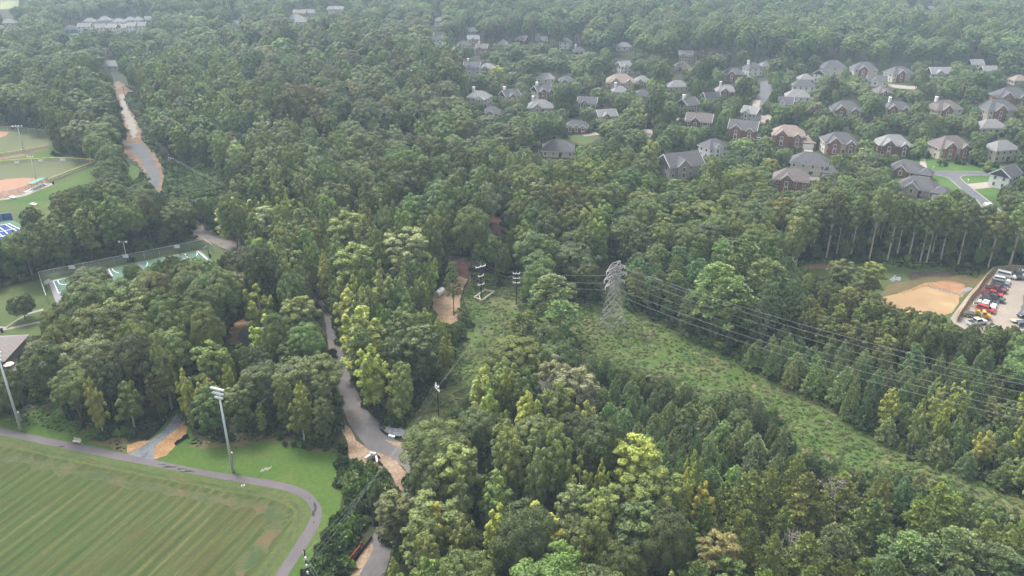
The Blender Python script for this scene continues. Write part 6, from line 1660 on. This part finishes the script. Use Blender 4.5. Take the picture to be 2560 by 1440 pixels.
for i, (x, y, R, h, k, t) in enumerate(TREES):
    if i in SINGLE: continue
    H0, R0 = NOM[k]
    hi = y < 330
    v = rnd.randrange(NV[k] if hi else 3)
    rows.append((x, y, 0, R / R0, R / R0, h / H0, rnd.uniform(0, 6.283), *tintv(t, rg), SIDX[(k, 'h' if hi else 'l', v)]))
scatter("forest", rows, src, "unbroken mixed woodland filling the land between the clearings and the suburb", "woodland")
_h = locate([(i, a_, b_, ph) for i, (_, a_, b_, ph) in enumerate(HW)], LMK2)
for i, (o_, _, _, _) in enumerate(HW): tag(o_, _h[i], 'house', 'houses of the suburbs')
# ---- low growth
def dilate(m, k):
    o_ = m.copy()
    for d in range(1, k + 1):
        o_[d:] |= m[:-d]; o_[:-d] |= m[d:]
    m = o_.copy()
    for d in range(1, k + 1):
        o_[:, d:] |= m[:, :-d]; o_[:, :-d] |= m[:, d:]
    return o_
HARD = np.zeros((RH, RW), bool)
for p in clear_polys[:10] + [clear_polys[10], clear_polys[12]]: HARD |= pmask(p)
def grow(px, step, tints, hr, idx, sR=(.8, 1.3), dil=0):
    m = pmask(px)
    if dil: m = dilate(m, dil) & ~HARD
    w_ = [at(*p) for p in px]
    x0, x1 = min(p.x for p in w_) - dil * 2, max(p.x for p in w_) + dil * 2; y0, y1 = min(p.y for p in w_) - dil * 2, max(p.y for p in w_) + dil * 2
    X, Y = np.meshgrid(np.arange(x0, x1, step), np.arange(y0, y1, step))
    X = X.ravel() + rg.uniform(-.6, .6, X.size) * step; Y = Y.ravel() + rg.uniform(-.6, .6, Y.size) * step
    a, b = nproj(X, Y, 0)
    s_ = look(m, a, b)
    out = []
    for x, y in zip(X[s_], Y[s_]):
        pn = math.sin(x * .31 + 2 * math.sin(y * .17)) * math.sin(y * .27 + 2 * math.sin(x * .13)) + rg.normal() * .45
        if dil and math.sin(x * .12 + 3 * math.sin(y * .06)) * math.sin(y * .10 + 2 * math.sin(x * .08)) + rg.normal() * .2 < -.72: continue
        t = tints[min(len(tints) - 1, max(0, int((pn + 1) / 2 * len(tints))))]
        q = rg.uniform(*sR); hz = rg.uniform(*hr)
        out.append((x, y, -.05, q, q, hz, rg.uniform(0, 6.28), *(np.array(t) * (1 + rg.normal() * .15)), int(rg.choice(idx))))
    return out
G1, G2, G3, G4, G5 = (.10, .165, .036), (.13, .19, .048), (.16, .20, .068), (.19, .18, .085), (.045, .075, .025)
M_, Tf = list(range(MOUNDS)), list(range(MOUNDS, MOUNDS + 3))
low = grow(C1, 1.0, [G1, G2, G3, G2, G4, G3], (.2, .62), M_[:2] + Tf + Tf, (.5, 1.0), 6) + grow(C2, 1.0, [G1, G2, G3, G2, G4, G3], (.2, .62), M_[:2] + Tf + Tf, (.5, 1.0), 9) + grow(KUD, 1.8, [G5, G1, G1, G2], (.8, 2.2), M_, (1.1, 1.9))
scatter("corridor_undergrowth", low, msrc, "bright green weeds and brambles covering the power line clearing", "undergrowth")
low = grow(VERGE, 1.25, [G5, G5, G1, G1, G3], (1.2, 2.8), M_, (1.0, 1.6))
scatter("bank_shrubs", low, msrc, "dense dark shrubs between the mown bank and the road", "shrubs")
low = grow(z6([(880, 540), (1200, 530), (1600, 555), (2000, 575), (2240, 600), (2250, 625), (2000, 612), (1700, 600), (1400, 560), (880, 575)]), 1.6, [G5, G1, G2], (.4, 1.3), M_, (.7, 1.2))
low += grow(z6([(2000, 590), (2240, 610), (2200, 660), (2090, 650)]), 1.5, [G5, G1], (.8, 1.8), M_, (.9, 1.3))
low += grow(z5([(560, 600), (760, 620), (700, 740), (620, 800), (560, 700)]), 1.8, [G5, G1, G1, G2], (.8, 2), M_, (1, 1.6))
low += grow(r1([(2080, 470), (2250, 455), (2500, 500), (2500, 545), (2300, 520), (2100, 500)]), 1.1, [G5, G1], (.6, 1.5), M_, (.7, 1.1))
scatter("pond_shrubs", low, msrc, "rough weeds and low shrubs on the banks below the tree lines", "shrubs")
# forest undergrowth
cand = np.concatenate([candidates(95, 330, 3.0), candidates(330, 460, 5.0)])
a, b = nproj(cand[:, 0], cand[:, 1], 0); a2, b2 = nproj(cand[:, 0], cand[:, 1], 2.6)
s_ = ~look(CLEAR, a, b) & ~look(CLEAR, a2, b2) & ~look(pmask(VERGE), a, b)
low = []
for x, y in cand[s_]:
    q = rg.uniform(1.0, 1.9)
    low.append((x, y, -.05, q, q, rg.uniform(1.0, 2.9), rg.uniform(0, 6.28), *(np.array(G5 if rg.uniform() < .7 else G1) * rg.uniform(.7, 1.2)), int(rg.choice(M_))))
scatter("forest_undergrowth", low, msrc, "dark shrubs and saplings on the shaded forest floor", "undergrowth")
# short grass tufts along the lawn's rough edges
low = grow([(0, 1020), (120, 985), (250, 1050), (320, 1120), (310, 1130), (240, 1100), (0, 1050)], .8, [G5, G1, G3], (.12, .4), Tf, (.3, .7)) + grow([(460, 1100), (560, 1085), (700, 1080), (850, 1120), (850, 1140), (700, 1100), (560, 1105), (480, 1118)], .8, [G5, G4, G3], (.15, .5), Tf, (.3, .7))
scatter("rough_grass", low, msrc, "unmown grass tufts where the lawn meets the woods", "grass")
# the dark suburb yards need nothing more: the ground sheet shows between the crowns
# ================================================================ HAZE
mb = MB(); mb.box(-1750, -210, -1.0, 1750, 2350, 103.0)
m = bpy.data.materials.new("haze_air"); m.use_nodes = True
nt = m.node_tree; nt.nodes.remove(nt.nodes["Principled BSDF"])
pv = nt.nodes.new("ShaderNodeVolumePrincipled")
pv.inputs["Color"].default_value = (0.66, 0.85, 1.0, 1)
pv.inputs["Density"].default_value = HAZE
pv.inputs["Anisotropy"].default_value = 0.0
nt.links.new(pv.outputs[0], nt.nodes["Material Output"].inputs["Volume"])
hz = mb.build("haze", m); hz['kind'] = 'stuff'
